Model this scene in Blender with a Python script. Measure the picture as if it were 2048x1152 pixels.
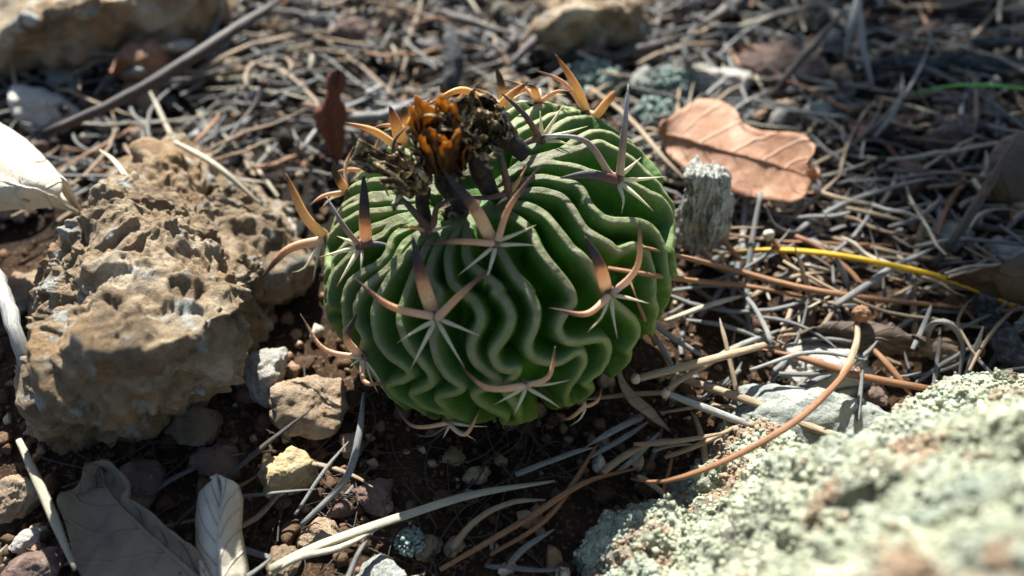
import bpy, bmesh, math, random
import numpy as np
from mathutils import Vector, kdtree

random.seed(7)
RNG = np.random.default_rng(7)
SC = bpy.context.scene
COL = SC.collection
for o in list(bpy.data.objects):
    bpy.data.objects.remove(o)

# ------------------------------------------------------------------ camera
F = 1593.0                      # focal length in photo pixels (2048 wide)
DIST = 0.17
PITCH = math.radians(47)
TGT = np.array([0, 0, .020])
CAM = TGT + DIST * np.array([0, -math.cos(PITCH), math.sin(PITCH)])
FW = (TGT - CAM) / DIST
RT = np.array([1., 0, 0])
UPV = np.cross(RT, FW)
cd = bpy.data.cameras.new('camera')
cam = bpy.data.objects.new('camera', cd)
COL.objects.link(cam)
cam.location = CAM
cam.rotation_euler = (math.pi / 2 - PITCH, 0, 0)
cd.sensor_width = 36
cd.lens = 36 * F / 2048
cd.clip_start = .005
cd.clip_end = 500
cd.dof.use_dof = True
cd.dof.focus_distance = .158
cd.dof.aperture_fstop = 9
cd.dof.aperture_blades = 0
SC.camera = cam

# ------------------------------------------------------------------ light
SUN_EL = math.radians(42)
TRAVEL = (0.20, -1.0)           # where shadows fall on the ground
w = bpy.data.worlds.new('World')
SC.world = w
w.use_nodes = True
nt = w.node_tree
sky = nt.nodes.new('ShaderNodeTexSky')
sky.sky_type = 'NISHITA'
sky.sun_disc = False
sky.sun_elevation = SUN_EL
sky.sun_rotation = math.atan2(-TRAVEL[0], -TRAVEL[1])
nt.links.new(sky.outputs[0], nt.nodes['Background'].inputs[0])
nt.nodes['Background'].inputs[1].default_value = .05
sd = bpy.data.lights.new('sun', 'SUN')
sd.energy = 5.0
sd.angle = math.radians(.53)
sd.color = (1, .97, .91)
sun = bpy.data.objects.new('sun', sd)
COL.objects.link(sun)
_l = math.hypot(*TRAVEL)
sun.rotation_euler = Vector((TRAVEL[0] / _l * math.cos(SUN_EL), TRAVEL[1] / _l * math.cos(SUN_EL), -math.sin(SUN_EL))).to_track_quat('-Z', 'Y').to_euler()
sun.location = (-.3, 1, 1)
SC.view_settings.view_transform = 'Standard'
SC.view_settings.look = 'None'
SC.view_settings.gamma = 1
SC.view_settings.exposure = 1.55
SC.render.engine = 'CYCLES'
SC.cycles.use_denoising = True
SC.cycles.max_bounces = 6
SC.cycles.transparent_max_bounces = 4
SC.cycles.caustics_reflective = False
SC.cycles.caustics_refractive = False

# ------------------------------------------------------------------ maths helpers
def ray(px, py):
    return FW * F + RT * (px - 1024) + UPV * (576 - py)

def G(px, py, h=0.0):
    d = ray(px, py)
    return CAM + d * ((h - CAM[2]) / d[2])

def at_depth(px, py, z):
    return CAM + ray(px, py) * (z / F)

def proj(X):
    d = np.asarray(X) - CAM
    z = d @ FW
    return np.stack([1024 + F * (d @ RT) / z, 576 - F * (d @ UPV) / z], -1), z

def unit(v):
    v = np.asarray(v, float)
    return v / (np.linalg.norm(v, axis=-1, keepdims=True) + 1e-12)

def hash3(i, j, k, s=0):
    h = (i.astype(np.int64) * 374761393 + j.astype(np.int64) * 668265263 + k.astype(np.int64) * 2147483647 + s * 974634557) & 0xFFFFFFFF
    h = ((h ^ (h >> 13)) * 1274126177) & 0xFFFFFFFF
    h = (h ^ (h >> 16)) * 2246822519 & 0xFFFFFFFF
    return ((h ^ (h >> 15)) & 0xFFFFFF) / float(0xFFFFFF)

def vnoise(P, s=0):
    P = np.asarray(P, float)
    I = np.floor(P).astype(np.int64)
    f = P - I
    f = f * f * f * (f * (f * 6 - 15) + 10)
    out = 0
    for a in (0, 1):
        for b in (0, 1):
            for c in (0, 1):
                wgt = (f[:, 0] if a else 1 - f[:, 0]) * (f[:, 1] if b else 1 - f[:, 1]) * (f[:, 2] if c else 1 - f[:, 2])
                out = out + wgt * hash3(I[:, 0] + a, I[:, 1] + b, I[:, 2] + c, s)
    return out * 2 - 1

def fbm(P, freq, octs=4, s=0, gain=.5):
    P = np.asarray(P, float)
    a, t, n = 1., 0, 0
    for o in range(octs):
        t = t + a * vnoise(P * freq + 17.3 * o, s + o)
        n += a
        a *= gain
        freq *= 2.03
    return t / n

def worley(P, freq, s=0):
    P = np.asarray(P, float) * freq
    I = np.floor(P).astype(np.int64)
    best = np.full(len(P), 9.)
    for a in (-1, 0, 1):
        for b in (-1, 0, 1):
            for c in (-1, 0, 1):
                J = I + np.array([a, b, c])
                q = np.stack([hash3(J[:, 0], J[:, 1], J[:, 2], s + m) for m in (1, 2, 3)], -1) + J
                best = np.minimum(best, ((P - q) ** 2).sum(-1))
    return np.sqrt(best)

def facets(P, freq, s=0):
    """broken-stone relief: tilted flat cells with steps between them"""
    P = np.asarray(P, float) * freq
    I = np.floor(P).astype(np.int64)
    best = np.full(len(P), 9.)
    out = np.zeros(len(P))
    for a in (-1, 0, 1):
        for b in (-1, 0, 1):
            for c in (-1, 0, 1):
                J = I + np.array([a, b, c])
                h = [hash3(J[:, 0], J[:, 1], J[:, 2], s + m) for m in range(1, 8)]
                v = P - (np.stack(h[:3], -1) + J)
                d = (v ** 2).sum(-1)
                k = d < best
                val = (v * (np.stack(h[3:6], -1) - .5) * 1.5).sum(-1) + (h[6] - .5)
                out = np.where(k, val, out)
                best = np.where(k, d, best)
    return out

def spline(pts, n):
    """Catmull-Rom through pts (k,d), n samples."""
    p = np.asarray(pts, float)
    if len(p) == 2:
        t = np.linspace(0, 1, n)[:, None]
        return p[0] * (1 - t) + p[1] * t
    p = np.vstack([2 * p[0] - p[1], p, 2 * p[-1] - p[-2]])
    k = len(p) - 3
    t = np.linspace(0, k - 1e-9, n)
    i = t.astype(int)
    f = (t - i)[:, None]
    a, b, c, d = p[i], p[i + 1], p[i + 2], p[i + 3]
    return .5 * (2 * b + (c - a) * f + (2 * a - 5 * b + 4 * c - d) * f ** 2 + (3 * b - a - 3 * c + d) * f ** 3)

# ------------------------------------------------------------------ object helpers
WO = {}
def mesh(name, V, Fs, uv=None, attrs=None, smooth=True):
    V = np.asarray(V, float)
    me = bpy.data.meshes.new(name)
    if isinstance(Fs, np.ndarray):
        k = Fs.shape[1]
        n = len(Fs)
        me.vertices.add(len(V))
        me.vertices.foreach_set('co', V.ravel())
        me.loops.add(n * k)
        me.loops.foreach_set('vertex_index', Fs.ravel().astype(np.int32))
        me.polygons.add(n)
        me.polygons.foreach_set('loop_start', np.arange(0, n * k, k, dtype=np.int32))
        me.update(calc_edges=True)
    else:
        me.from_pydata([tuple(v) for v in V], [], [tuple(int(i) for i in f) for f in Fs])
    if smooth:
        me.polygons.foreach_set('use_smooth', [True] * len(me.polygons))
    if uv is not None:
        l = me.uv_layers.new(name='UVMap')
        idx = np.zeros(len(me.loops), np.int32)
        me.loops.foreach_get('vertex_index', idx)
        l.data.foreach_set('uv', np.asarray(uv, float)[idx].ravel())
    for k, a in (attrs or {}).items():
        at = me.attributes.new(k, 'FLOAT', 'POINT')
        at.data.foreach_set('value', np.asarray(a, float))
    me.validate()
    return me

def link(name, me, mat, parent=None, loc=(0, 0, 0), rot=None, scale=None):
    o = bpy.data.objects.new(name, me)
    COL.objects.link(o)
    loc = np.asarray(loc, float)
    if parent is not None:
        o.parent = parent
        o.location = loc - WO[parent.name]
    else:
        o.location = loc
    WO[o.name] = loc
    if rot is not None:
        o.rotation_euler = rot
    if scale is not None:
        o.scale = scale
    if mat is not None and not me.materials:
        me.materials.append(mat)
    return o

def obj(name, V, Fs, mat, parent=None, origin=None, uv=None, attrs=None, smooth=True):
    V = np.asarray(V, float)
    if origin is None:
        origin = np.array([V[:, 0].mean(), V[:, 1].mean(), V[:, 2].min()])
    return link(name, mesh(name, V - origin, Fs, uv, attrs, smooth), mat, parent, origin)

def tag(o, label, cat, group=None):
    o['label'] = label
    o['category'] = cat
    if group:
        o['group'] = group
    return o

def empty(name, loc, label, cat, group=None):
    o = bpy.data.objects.new(name, None)
    COL.objects.link(o)
    o.location = loc
    o.empty_display_size = .01
    WO[o.name] = np.asarray(loc, float)
    return tag(o, label, cat, group)

def tube(pts, rad, ns=8, flat=1.0, ref=None, cap=True):
    """pts (n,3), rad (n,) half width; flat = thickness / width; ref = normal the flat side faces."""
    P = np.asarray(pts, float)
    n = len(P)
    rad = np.broadcast_to(np.asarray(rad, float), (n,))
    T = unit(np.gradient(P, axis=0))
    if ref is None:
        ref = np.array([.13, .21, .97])
    ref = np.asarray(ref, float)
    S = unit(np.cross(T, ref))
    N = unit(np.cross(S, T))
    a = np.linspace(0, 2 * np.pi, ns, endpoint=False)
    V = P[:, None, :] + rad[:, None, None] * (np.cos(a)[None, :, None] * S[:, None, :] + flat * np.sin(a)[None, :, None] * N[:, None, :])
    V = V.reshape(-1, 3)
    i = np.arange(n - 1)[:, None] * ns
    j = np.arange(ns)[None, :]
    Fq = np.stack([i + j, i + (j + 1) % ns, i + ns + (j + 1) % ns, i + ns + j], -1).reshape(-1, 4)
    uv = np.stack([np.repeat(np.linspace(0, 1, n), ns), np.tile(a / (2 * np.pi), n)], -1)
    if cap:
        fs = [tuple(f) for f in Fq] + [tuple(range(ns - 1, -1, -1)), tuple(range((n - 1) * ns, n * ns))]
        return V, fs, uv
    return V, Fq, uv

_ICO = {}
def ico(sub):
    if sub not in _ICO:
        bm = bmesh.new()
        bmesh.ops.create_icosphere(bm, subdivisions=sub, radius=1)
        V = np.array([v.co[:] for v in bm.verts])
        Fs = np.array([[v.index for v in f.verts] for f in bm.faces])
        bm.free()
        _ICO[sub] = (unit(V), Fs)
    return _ICO[sub]

def hull_planes(pts):
    bm = bmesh.new()
    for p in pts:
        bm.verts.new(p)
    bmesh.ops.convex_hull(bm, input=bm.verts)
    bmesh.ops.recalc_face_normals(bm, faces=bm.faces)
    pl = [(np.array(f.normal[:]), float(f.normal.dot(f.verts[0].co))) for f in bm.faces if f.calc_area() > 1e-10]
    bm.free()
    return pl

def hull_rock(pts, sub, sharp=14.):
    """star-shaped rounded hull of pts -> verts, faces, dirs"""
    pts = np.asarray(pts, float)
    c = pts.mean(0)
    D, Fs = ico(sub)
    inv = 0
    sc = np.abs(pts - c).max()
    for n, d in hull_planes((pts - c)):
        q = np.maximum(D @ n, 1e-6) / max(d, 1e-5) * sc
        inv = inv + q ** sharp
    r = sc / inv ** (1 / sharp)
    return c + D * r[:, None], Fs, c

def vnormals(V, Fs):
    A, B, C = V[Fs[:, 0]], V[Fs[:, 1]], V[Fs[:, 2]]
    n = np.cross(B - A, C - A)
    N = np.zeros_like(V)
    for k in range(Fs.shape[1]):
        for a in range(3):
            N[:, a] += np.bincount(Fs[:, k], n[:, a], len(V))
    return unit(N)

def grid_faces(nr, nc, wrap=False):
    i = np.arange(nr - 1)[:, None] * nc
    if wrap:
        j = np.arange(nc)[None, :]
        return np.stack([i + j, i + (j + 1) % nc, i + nc + (j + 1) % nc, i + nc + j], -1).reshape(-1, 4)
    j = np.arange(nc - 1)[None, :]
    return np.stack([i + j, i + j + 1, i + nc + j + 1, i + nc + j], -1).reshape(-1, 4)

# ------------------------------------------------------------------ materials
class NT:
    def __init__(s, name):
        s.m = bpy.data.materials.new(name)
        s.m.use_nodes = True
        s.t = s.m.node_tree
        s.b = s.t.nodes['Principled BSDF']
        s.out = s.t.nodes['Material Output']
    def n(s, kind, **kw):
        x = s.t.nodes.new(kind)
        for k, v in kw.items():
            if k.startswith('i_'):
                x.inputs[k[2:].replace('_', ' ')].default_value = v
            else:
                setattr(x, k, v)
        return x
    def l(s, a, b):
        s.t.links.new(a, b)
    def noise(s, scale, detail=4, rough=.6, coord=None, dist=0):
        x = s.n('ShaderNodeTexNoise')
        x.inputs['Scale'].default_value = scale
        x.inputs['Detail'].default_value = detail
        x.inputs['Roughness'].default_value = rough
        x.inputs['Distortion'].default_value = dist
        s.l(coord if coord is not None else s.obj(), x.inputs['Vector'])
        return x.outputs['Fac']
    def obj(s):
        if not hasattr(s, '_o'):
            s._o = s.n('ShaderNodeTexCoord')
        return s._o.outputs['Object']
    def uv(s):
        s.obj()
        return s._o.outputs['UV']
    def rnd(s):
        return s.n('ShaderNodeObjectInfo').outputs['Random']
    def attr(s, name):
        return s.n('ShaderNodeAttribute', attribute_name=name).outputs['Fac']
    def ramp(s, fac, stops, interp='LINEAR'):
        x = s.n('ShaderNodeValToRGB')
        x.color_ramp.interpolation = interp
        e = x.color_ramp.elements
        while len(e) < len(stops):
            e.new(.5)
        for el, (p, c) in zip(e, stops):
            el.position = p
            el.color = (*c, 1) if not np.isscalar(c) else (c, c, c, 1)
        s.l(fac, x.inputs[0])
        return x.outputs[0]
    def mix(s, f, a, b, mode='MIX'):
        x = s.n('ShaderNodeMix', data_type='RGBA', blend_type=mode)
        for k, v in ((0, f), (6, a), (7, b)):
            if hasattr(v, 'links'):
                s.l(v, x.inputs[k])
            elif k == 0:
                x.inputs[0].default_value = v
            else:
                x.inputs[k].default_value = (*v, 1)
        return x.outputs[2]
    def math(s, op, a, b=0., c=None):
        x = s.n('ShaderNodeMath', operation=op)
        for k, v in enumerate((a, b) if c is None else (a, b, c)):
            if hasattr(v, 'links'):
                s.l(v, x.inputs[k])
            else:
                x.inputs[k].default_value = v
        return x.outputs[0]
    def bump(s, h, dist, strength=1., normal=None):
        x = s.n('ShaderNodeBump')
        x.inputs['Distance'].default_value = dist
        x.inputs['Strength'].default_value = strength
        s.l(h, x.inputs['Height'])
        if normal is not None:
            s.l(normal, x.inputs['Normal'])
        return x.outputs[0]
    def done(s, col, rough=.8, normal=None, spec=.3, transl=0., tcol=None, sss=0., ssr=None):
        if hasattr(col, 'links'):
            s.l(col, s.b.inputs['Base Color'])
        else:
            s.b.inputs['Base Color'].default_value = (*col, 1)
        if hasattr(rough, 'links'):
            s.l(rough, s.b.inputs['Roughness'])
        else:
            s.b.inputs['Roughness'].default_value = rough
        s.b.inputs['Specular IOR Level'].default_value = spec
        if normal is not None:
            s.l(normal, s.b.inputs['Normal'])
        if sss:
            s.b.inputs['Subsurface Weight'].default_value = sss
            s.b.inputs['Subsurface Radius'].default_value = ssr or (.6, 1., .3)
            s.b.inputs['Subsurface Scale'].default_value = .0022
        if transl:
            tr = s.n('ShaderNodeBsdfTranslucent')
            if tcol is None:
                if hasattr(col, 'links'):
                    s.l(col, tr.inputs[0])
                else:
                    tr.inputs[0].default_value = (*col, 1)
            elif hasattr(tcol, 'links'):
                s.l(tcol, tr.inputs[0])
            else:
                tr.inputs[0].default_value = (*tcol, 1)
            mx = s.n('ShaderNodeMixShader')
            mx.inputs[0].default_value = transl
            s.l(s.b.outputs[0], mx.inputs[1])
            s.l(tr.outputs[0], mx.inputs[2])
            s.l(mx.outputs[0], s.out.inputs[0])
        return s.m

M = {}
# soil
t = NT('soil')
c = t.ramp(t.noise(60, 6, .7), [(.3, (.022, .013, .008)), (.5, (.055, .032, .018)), (.7, (.13, .078, .043))])
c = t.mix(t.ramp(t.noise(900, 3), [(.55, 0.), (.7, 1.)]), c, (.22, .16, .105))
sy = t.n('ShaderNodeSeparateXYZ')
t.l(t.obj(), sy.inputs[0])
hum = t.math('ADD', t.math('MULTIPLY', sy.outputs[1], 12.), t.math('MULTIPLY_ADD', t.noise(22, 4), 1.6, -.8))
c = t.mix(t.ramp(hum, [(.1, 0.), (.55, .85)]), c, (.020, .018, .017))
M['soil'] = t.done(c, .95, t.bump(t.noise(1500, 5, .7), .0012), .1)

def rock_mat(name, dark, mid, light, lichen=None, scale=1., rust=None, bump=.0008):
    t = NT(name)
    n1 = t.noise(70 * scale, 6, .65)
    c = t.ramp(n1, [(.3, dark), (.5, mid), (.72, light)])
    if rust:
        c = t.mix(t.ramp(t.noise(38 * scale, 5, .6, dist=.6), [(.50, 0.), (.66, .8)]), c, rust)
    c = t.mix(t.ramp(t.noise(420 * scale, 4, .7), [(.55, 0.), (.75, .6)]), c, tuple(x * .35 for x in mid))
    if lichen:
        c = t.mix(t.ramp(t.noise(105 * scale, 5, .7), [(.56, 0.), (.64, .85)]), c, lichen)
    r = t.n('ShaderNodeHueSaturation')
    t.l(c, r.inputs['Color'])
    t.l(t.math('MULTIPLY_ADD', t.rnd(), .5, .75), r.inputs['Value'])
    return t.done(r.outputs[0], .92, t.bump(t.noise(800 * scale, 6, .75), bump * 1.6, 1., t.bump(t.noise(210 * scale, 5, .7), bump * 3.5, .8)), .2)
M['brown_rock'] = rock_mat('brown_rock', (.10, .070, .042), (.34, .255, .160), (.64, .55, .41), lichen=(.42, .45, .42), rust=(.32, .19, .085))
M['tan_stone'] = rock_mat('tan_stone', (.18, .12, .075), (.40, .30, .20), (.62, .52, .40), rust=(.38, .24, .13))
M['white_stone'] = rock_mat('white_stone', (.36, .33, .28), (.58, .55, .48), (.75, .73, .66))
M['pink_stone'] = rock_mat('pink_stone', (.11, .07, .055), (.24, .165, .135), (.44, .34, .28), lichen=(.42, .39, .31))
M['grey_stone'] = rock_mat('grey_stone', (.24, .26, .24), (.42, .45, .40), (.62, .65, .57), rust=(.34, .33, .26))
M['yellow_stone'] = rock_mat('yellow_stone', (.34, .25, .12), (.54, .43, .24), (.70, .60, .40))
M['gravel'] = rock_mat('gravel', (.12, .08, .055), (.24, .16, .11), (.42, .31, .22), scale=.9)

# lichen crust
t = NT('lichen_crust')
n1 = t.noise(80, 5, .65)
c = t.ramp(n1, [(.30, (.11, .105, .085)), (.42, (.23, .25, .19)), (.55, (.38, .41, .30)), (.72, (.56, .58, .46))])
c = t.mix(t.ramp(t.noise(55, 4, .6, dist=.5), [(.52, 0.), (.66, .75)]), c, (.29, .34, .30))
c = t.mix(t.ramp(t.noise(75, 5, .65, dist=.4), [(.55, 0.), (.62, .85)]), c, (.27, .18, .12))
c = t.mix(t.math('MULTIPLY', t.ramp(t.attr('pit'), [(.4, 0.), (.85, 1.)]), .5), c, (.16, .15, .10))
M['lichen'] = t.done(c, .95, t.bump(t.noise(1600, 5, .7), .0006), .1)
t = NT('lichen_granule')
c = t.ramp(t.noise(120, 4), [(.35, (.20, .22, .16)), (.5, (.36, .38, .27)), (.7, (.58, .58, .44))])
c = t.mix(t.ramp(t.noise(55, 4, .6, dist=.5), [(.50, 0.), (.62, .75)]), c, (.26, .31, .27))
c = t.mix(t.ramp(t.noise(75, 5, .65, dist=.4), [(.55, 0.), (.62, .85)]), c, (.27, .18, .12))
M['granule'] = t.done(c, .95, None, .1)
t = NT('grey_lichen')
c = t.ramp(t.noise(200, 4), [(.35, (.16, .22, .19)), (.6, (.32, .39, .34))])
M['grey_lichen'] = t.done(c, .95, t.bump(t.noise(1500, 4), .0006), .1)

# pine needles: (name, base colours)
def needle_mat(name, a, b, spots=.5):
    t = NT(name)
    c = t.ramp(t.rnd(), [(0., a), (1., b)])
    g = t.noise(1.0, 4, .7, _stretch(t))
    c = t.mix(t.ramp(g, [(.35, .6), (.62, 0.)]), c, tuple(x * .45 for x in a))
    c = t.mix(t.ramp(t.noise(2600, 2), [(.60, 0.), (.68, spots)]), c, (.035, .03, .028))
    return t.done(c, .62, t.bump(g, .00025), .35)
def _stretch(t):
    mp = t.n('ShaderNodeMapping')
    mp.inputs['Scale'].default_value = (6, 14, 1)
    t.l(t.uv(), mp.inputs['Vector'])
    return mp.outputs[0]
M['n_grey'] = needle_mat('grey_needle', (.17, .172, .16), (.36, .36, .33))
M['n_tan'] = needle_mat('tan_needle', (.27, .19, .115), (.43, .335, .215))
M['n_brown'] = needle_mat('brown_needle', (.26, .12, .055), (.36, .19, .09))
M['n_pale'] = needle_mat('pale_needle', (.40, .36, .26), (.56, .50, .37), .25)
M['n_dark'] = needle_mat('dark_twig', (.055, .045, .04), (.10, .08, .065))
M['n_yellow'] = needle_mat('yellow_needle', (.72, .42, .02), (.72, .44, .02), .05)
M['n_green'] = needle_mat('green_blade', (.06, .30, .03), (.08, .34, .04), 0.)

M['n_green_pine'] = needle_mat('living_needle', (.04, .09, .03), (.05, .11, .035), 0.)

# bark / wood
t = NT('weathered_wood')
mp = t.n('ShaderNodeMapping')
mp.inputs['Scale'].default_value = (900, 900, 130)
t.l(t.obj(), mp.inputs['Vector'])
g = t.noise(1, 6, .7, mp.outputs[0])
c = t.ramp(g, [(.34, (.03, .03, .027)), (.46, (.26, .26, .23)), (.62, (.56, .56, .51))])
M['wood'] = t.done(c, .9, t.bump(g, .0010), .15)
t = NT('dark_bark')
g = t.noise(700, 6, .7)
M['bark'] = t.done(t.ramp(g, [(.35, (.02, .02, .022)), (.55, (.075, .078, .08)), (.7, (.20, .20, .20))]), .9, t.bump(g, .0012), .15)

# dry leaves
def leaf_mat(name, a, b, vein, transl=.22, spots=(.06, .03, .02), tcol=None):
    t = NT(name)
    sep = t.n('ShaderNodeSeparateXYZ')
    t.l(t.uv(), sep.inputs[0])
    u, v = sep.outputs[0], sep.outputs[1]
    av = t.math('ABSOLUTE', v)
    ph = t.math('ADD', t.math('SUBTRACT', t.math('MULTIPLY', u, 7.5), t.math('MULTIPLY', av, 1.9)), t.math('MULTIPLY', t.noise(120, 3), .35))
    tri = t.math('PINGPONG', ph, .5)
    veins = t.ramp(tri, [(.0, 1.), (.045, .55), (.09, 0.)])
    net = t.n('ShaderNodeTexVoronoi', feature='DISTANCE_TO_EDGE')
    net.inputs['Scale'].default_value = 900
    t.l(t.obj(), net.inputs['Vector'])
    netv = t.ramp(net.outputs['Distance'], [(0., 1.), (.12, 0.)])
    c = t.ramp(t.noise(110, 5, .6), [(.3, a), (.7, b)])
    c = t.mix(t.math('MULTIPLY', veins, .4), c, vein)
    c = t.mix(t.math('MULTIPLY', netv, .07), c, tuple(x * .5 for x in a))
    c = t.mix(t.ramp(t.noise(260, 4, .7), [(.62, 0.), (.70, .8)]), c, spots)
    h = t.math('ADD', t.math('MULTIPLY', veins, 1.), t.math('ADD', t.math('MULTIPLY', netv, -.08), t.math('MULTIPLY', t.noise(350, 4), 1.2)))
    return t.done(c, .6, t.bump(h, .00028), .35, transl, tcol)
M['leaf_red'] = leaf_mat('reddish_leaf', (.30, .145, .075), (.47, .265, .16), (.50, .32, .21))
M['leaf_grey'] = leaf_mat('grey_leaf', (.22, .165, .11), (.31, .245, .17), (.40, .32, .22))
M['leaf_pale'] = leaf_mat('pale_leaf', (.56, .50, .38), (.74, .68, .56), (.64, .56, .43), spots=(.30, .16, .08))
M['leaf_brown'] = leaf_mat('brown_leaf', (.28, .14, .08), (.40, .22, .13), (.42, .28, .18))
M['leaf_maroon'] = leaf_mat('maroon_leaf', (.10, .035, .02), (.16, .055, .03), (.2, .08, .04), .18, tcol=(.30, .07, .02))
M['leaf_dark'] = leaf_mat('dark_leaf', (.07, .05, .035), (.12, .085, .055), (.15, .1, .06))

# cactus
t = NT('cactus_skin')
cr, hv = t.attr('crest'), t.attr('height')
g = t.ramp(t.noise(90, 4), [(.3, (.018, .090, .004)), (.7, (.052, .165, .008))])
g = t.mix(t.ramp(hv, [(.74, 0.), (.95, .8)]), g, (.20, .20, .03))
ccol = t.ramp(hv, [(.05, (.30, .11, .15)), (.18, (.32, .18, .18)), (.27, (.34, .27, .20)), (.40, (.31, .28, .165)), (.62, (.20, .23, .08)), (.9, (.21, .24, .05))])
ccol = t.mix(t.math('MULTIPLY', t.ramp(t.noise(60, 3), [(.52, 0.), (.70, .7)]), t.ramp(hv, [(.3, 1.), (.5, .0)])), ccol, (.24, .12, .14))
cf = t.math('MULTIPLY', t.math('MULTIPLY', cr, t.ramp(hv, [(.10, .35), (.34, .85)])), t.ramp(t.noise(400, 5), [(.25, .5), (.65, 1.)]))
c = t.mix(cf, g, ccol)
cork = t.math('MULTIPLY', t.ramp(hv, [(.66, 0.), (.9, 1.)]), t.ramp(t.noise(170, 5, .7), [(.48, 0.), (.6, .9)]))
c = t.mix(cork, c, (.30, .20, .10))
c = t.mix(t.ramp(t.noise(330, 4, .7), [(.66, 0.), (.72, .55)]), c, (.34, .27, .17))
sp = t.ramp(t.noise(5200, 2), [(.66, 0.), (.74, 1.)])
c = t.mix(t.math('MULTIPLY', sp, t.math('MULTIPLY_ADD', cr, .5, .12)), c, (.6, .6, .5))
M['cactus'] = t.done(c, .5, t.bump(t.noise(4200, 3, .6), .00018, .8, t.bump(t.noise(420, 4, .6), .0006, .7)), .28, sss=.3, ssr=(.55, 1., .12))

def spine_mat(name, stops, rings=True, transl=0.):
    t = NT(name)
    sep = t.n('ShaderNodeSeparateXYZ')
    t.l(t.uv(), sep.inputs[0])
    u = sep.outputs[0]
    uu = t.math('ADD', u, t.math('MULTIPLY_ADD', t.rnd(), .24, -.12))
    uu = t.math('ADD', uu, t.math('MULTIPLY_ADD', t.noise(500, 4), .24, -.12))
    c = t.ramp(uu, stops)
    nrm = None
    if rings:
        rg = t.math('PINGPONG', t.math('ADD', t.math('MULTIPLY', u, 34.), t.math('MULTIPLY', t.noise(900, 3), 2.2)), .5)
        amt = t.ramp(u, [(.30, 0.), (.55, .7), (1., .9)])
        pale = t.math('MULTIPLY', t.ramp(rg, [(.28, 0.), (.48, 1.)]), t.math('MULTIPLY', amt, .16))
        c = t.mix(pale, c, (.55, .52, .48))
        nrm = t.bump(t.math('MULTIPLY', rg, amt), .0004, .35)
    c = t.mix(t.ramp(t.noise(3000, 3), [(.60, 0.), (.70, .5)]), c, (.10, .05, .03))
    return t.done(c, .5, nrm, .4, transl)
M['s_flat'] = spine_mat('flat_spine', [(.0, (.60, .36, .20)), (.10, (.86, .62, .40)), (.34, (.78, .46, .23)), (.48, (.18, .07, .04)), (.62, (.045, .035, .035)), (1., (.035, .03, .03))], True, .35)
M['s_dark'] = spine_mat('dark_spine', [(.0, (.22, .10, .06)), (.3, (.12, .05, .035)), (.6, (.05, .04, .04)), (1., (.06, .055, .055))])
M['s_cent'] = spine_mat('curved_spine', [(.0, (.55, .42, .34)), (.10, (.80, .56, .38)), (.55, (.72, .40, .20)), (.78, (.20, .09, .06)), (1., (.07, .04, .04))], True, .3)
M['s_grey'] = spine_mat('grey_spine', [(.0, (.50, .36, .27)), (.25, (.40, .27, .20)), (.5, (.22, .15, .13)), (.8, (.30, .28, .27)), (1., (.50, .48, .46))])
M['s_gold'] = spine_mat('golden_spine', [(.0, (.76, .56, .30)), (.5, (.78, .50, .20)), (.8, (.50, .24, .08)), (1., (.07, .04, .03))], False, .45)
M['s_white'] = spine_mat('ivory_spine', [(.0, (.60, .48, .30)), (.2, (.74, .68, .48)), (.8, (.78, .72, .52)), (1., (.60, .46, .22))], False, .35)
t = NT('areole_felt')
M['areole'] = t.done(t.ramp(t.noise(900, 4), [(.35, (.10, .055, .04)), (.65, (.36, .25, .16))]), .95, t.bump(t.noise(2500, 4), .0008), .1)
t = NT('wool')
M['wool'] = t.done(t.ramp(t.noise(600, 5), [(.42, (.05, .035, .025)), (.56, (.20, .15, .10)), (.68, (.50, .43, .31))]), .95, t.bump(t.noise(1800, 5), .001), .1)

# dried flowers
t = NT('orange_petal')
sep = t.n('ShaderNodeSeparateXYZ')
t.l(t.uv(), sep.inputs[0])
st = t.ramp(t.math('ABSOLUTE', sep.outputs[1]), [(.18, 1.), (.62, 0.)])
c = t.ramp(t.noise(260, 5, .65), [(.3, (.16, .05, .010)), (.50, (.46, .20, .030)), (.70, (.72, .46, .14))])
c = t.mix(t.math('MULTIPLY', st, t.ramp(sep.outputs[0], [(.0, .95), (.75, .8), (.95, .3)])), c, (.045, .018, .01))
c = t.mix(t.ramp(sep.outputs[0], [(.05, .92), (.5, .62), (.82, .0)]), c, (.055, .020, .010))
M['orange_petal'] = t.done(c, .32, t.bump(t.noise(500, 5), .0012), .5, .58, tcol=t.mix(.30, c, (.85, .50, .10)))
t = NT('withered_petal')
g = t.noise(300, 6, .7)
c = t.ramp(g, [(.40, (.014, .010, .008)), (.50, (.10, .065, .03)), (.57, (.48, .37, .19)), (.68, (.76, .68, .48))])
M['withered'] = t.done(c, .8, t.bump(t.noise(900, 5), .0010), .25, .12)
t = NT('dark_stalk')
M['stalk'] = t.done(t.ramp(t.noise(500, 4), [(.4, (.012, .010, .011)), (.7, (.06, .035, .025))]), .6, t.bump(t.noise(1200, 4), .0004), .3)

# ------------------------------------------------------------------ ground
def ground_h(x, y):
    x, y = np.atleast_1d(np.asarray(x, float)), np.atleast_1d(np.asarray(y, float))
    P = np.stack([x, y, np.zeros_like(x)], -1)
    near = np.exp(-(np.hypot(x, y) / 1.2) ** 2)
    h = near * (.0035 * fbm(P, 28, 4, 3) + .0012 * fbm(P, 170, 3, 9)) + (1 - near) * .10 * fbm(P, 1.3, 4, 5)
    # hollow the soil under the plant so that the stem sits in it
    return h - .001

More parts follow.
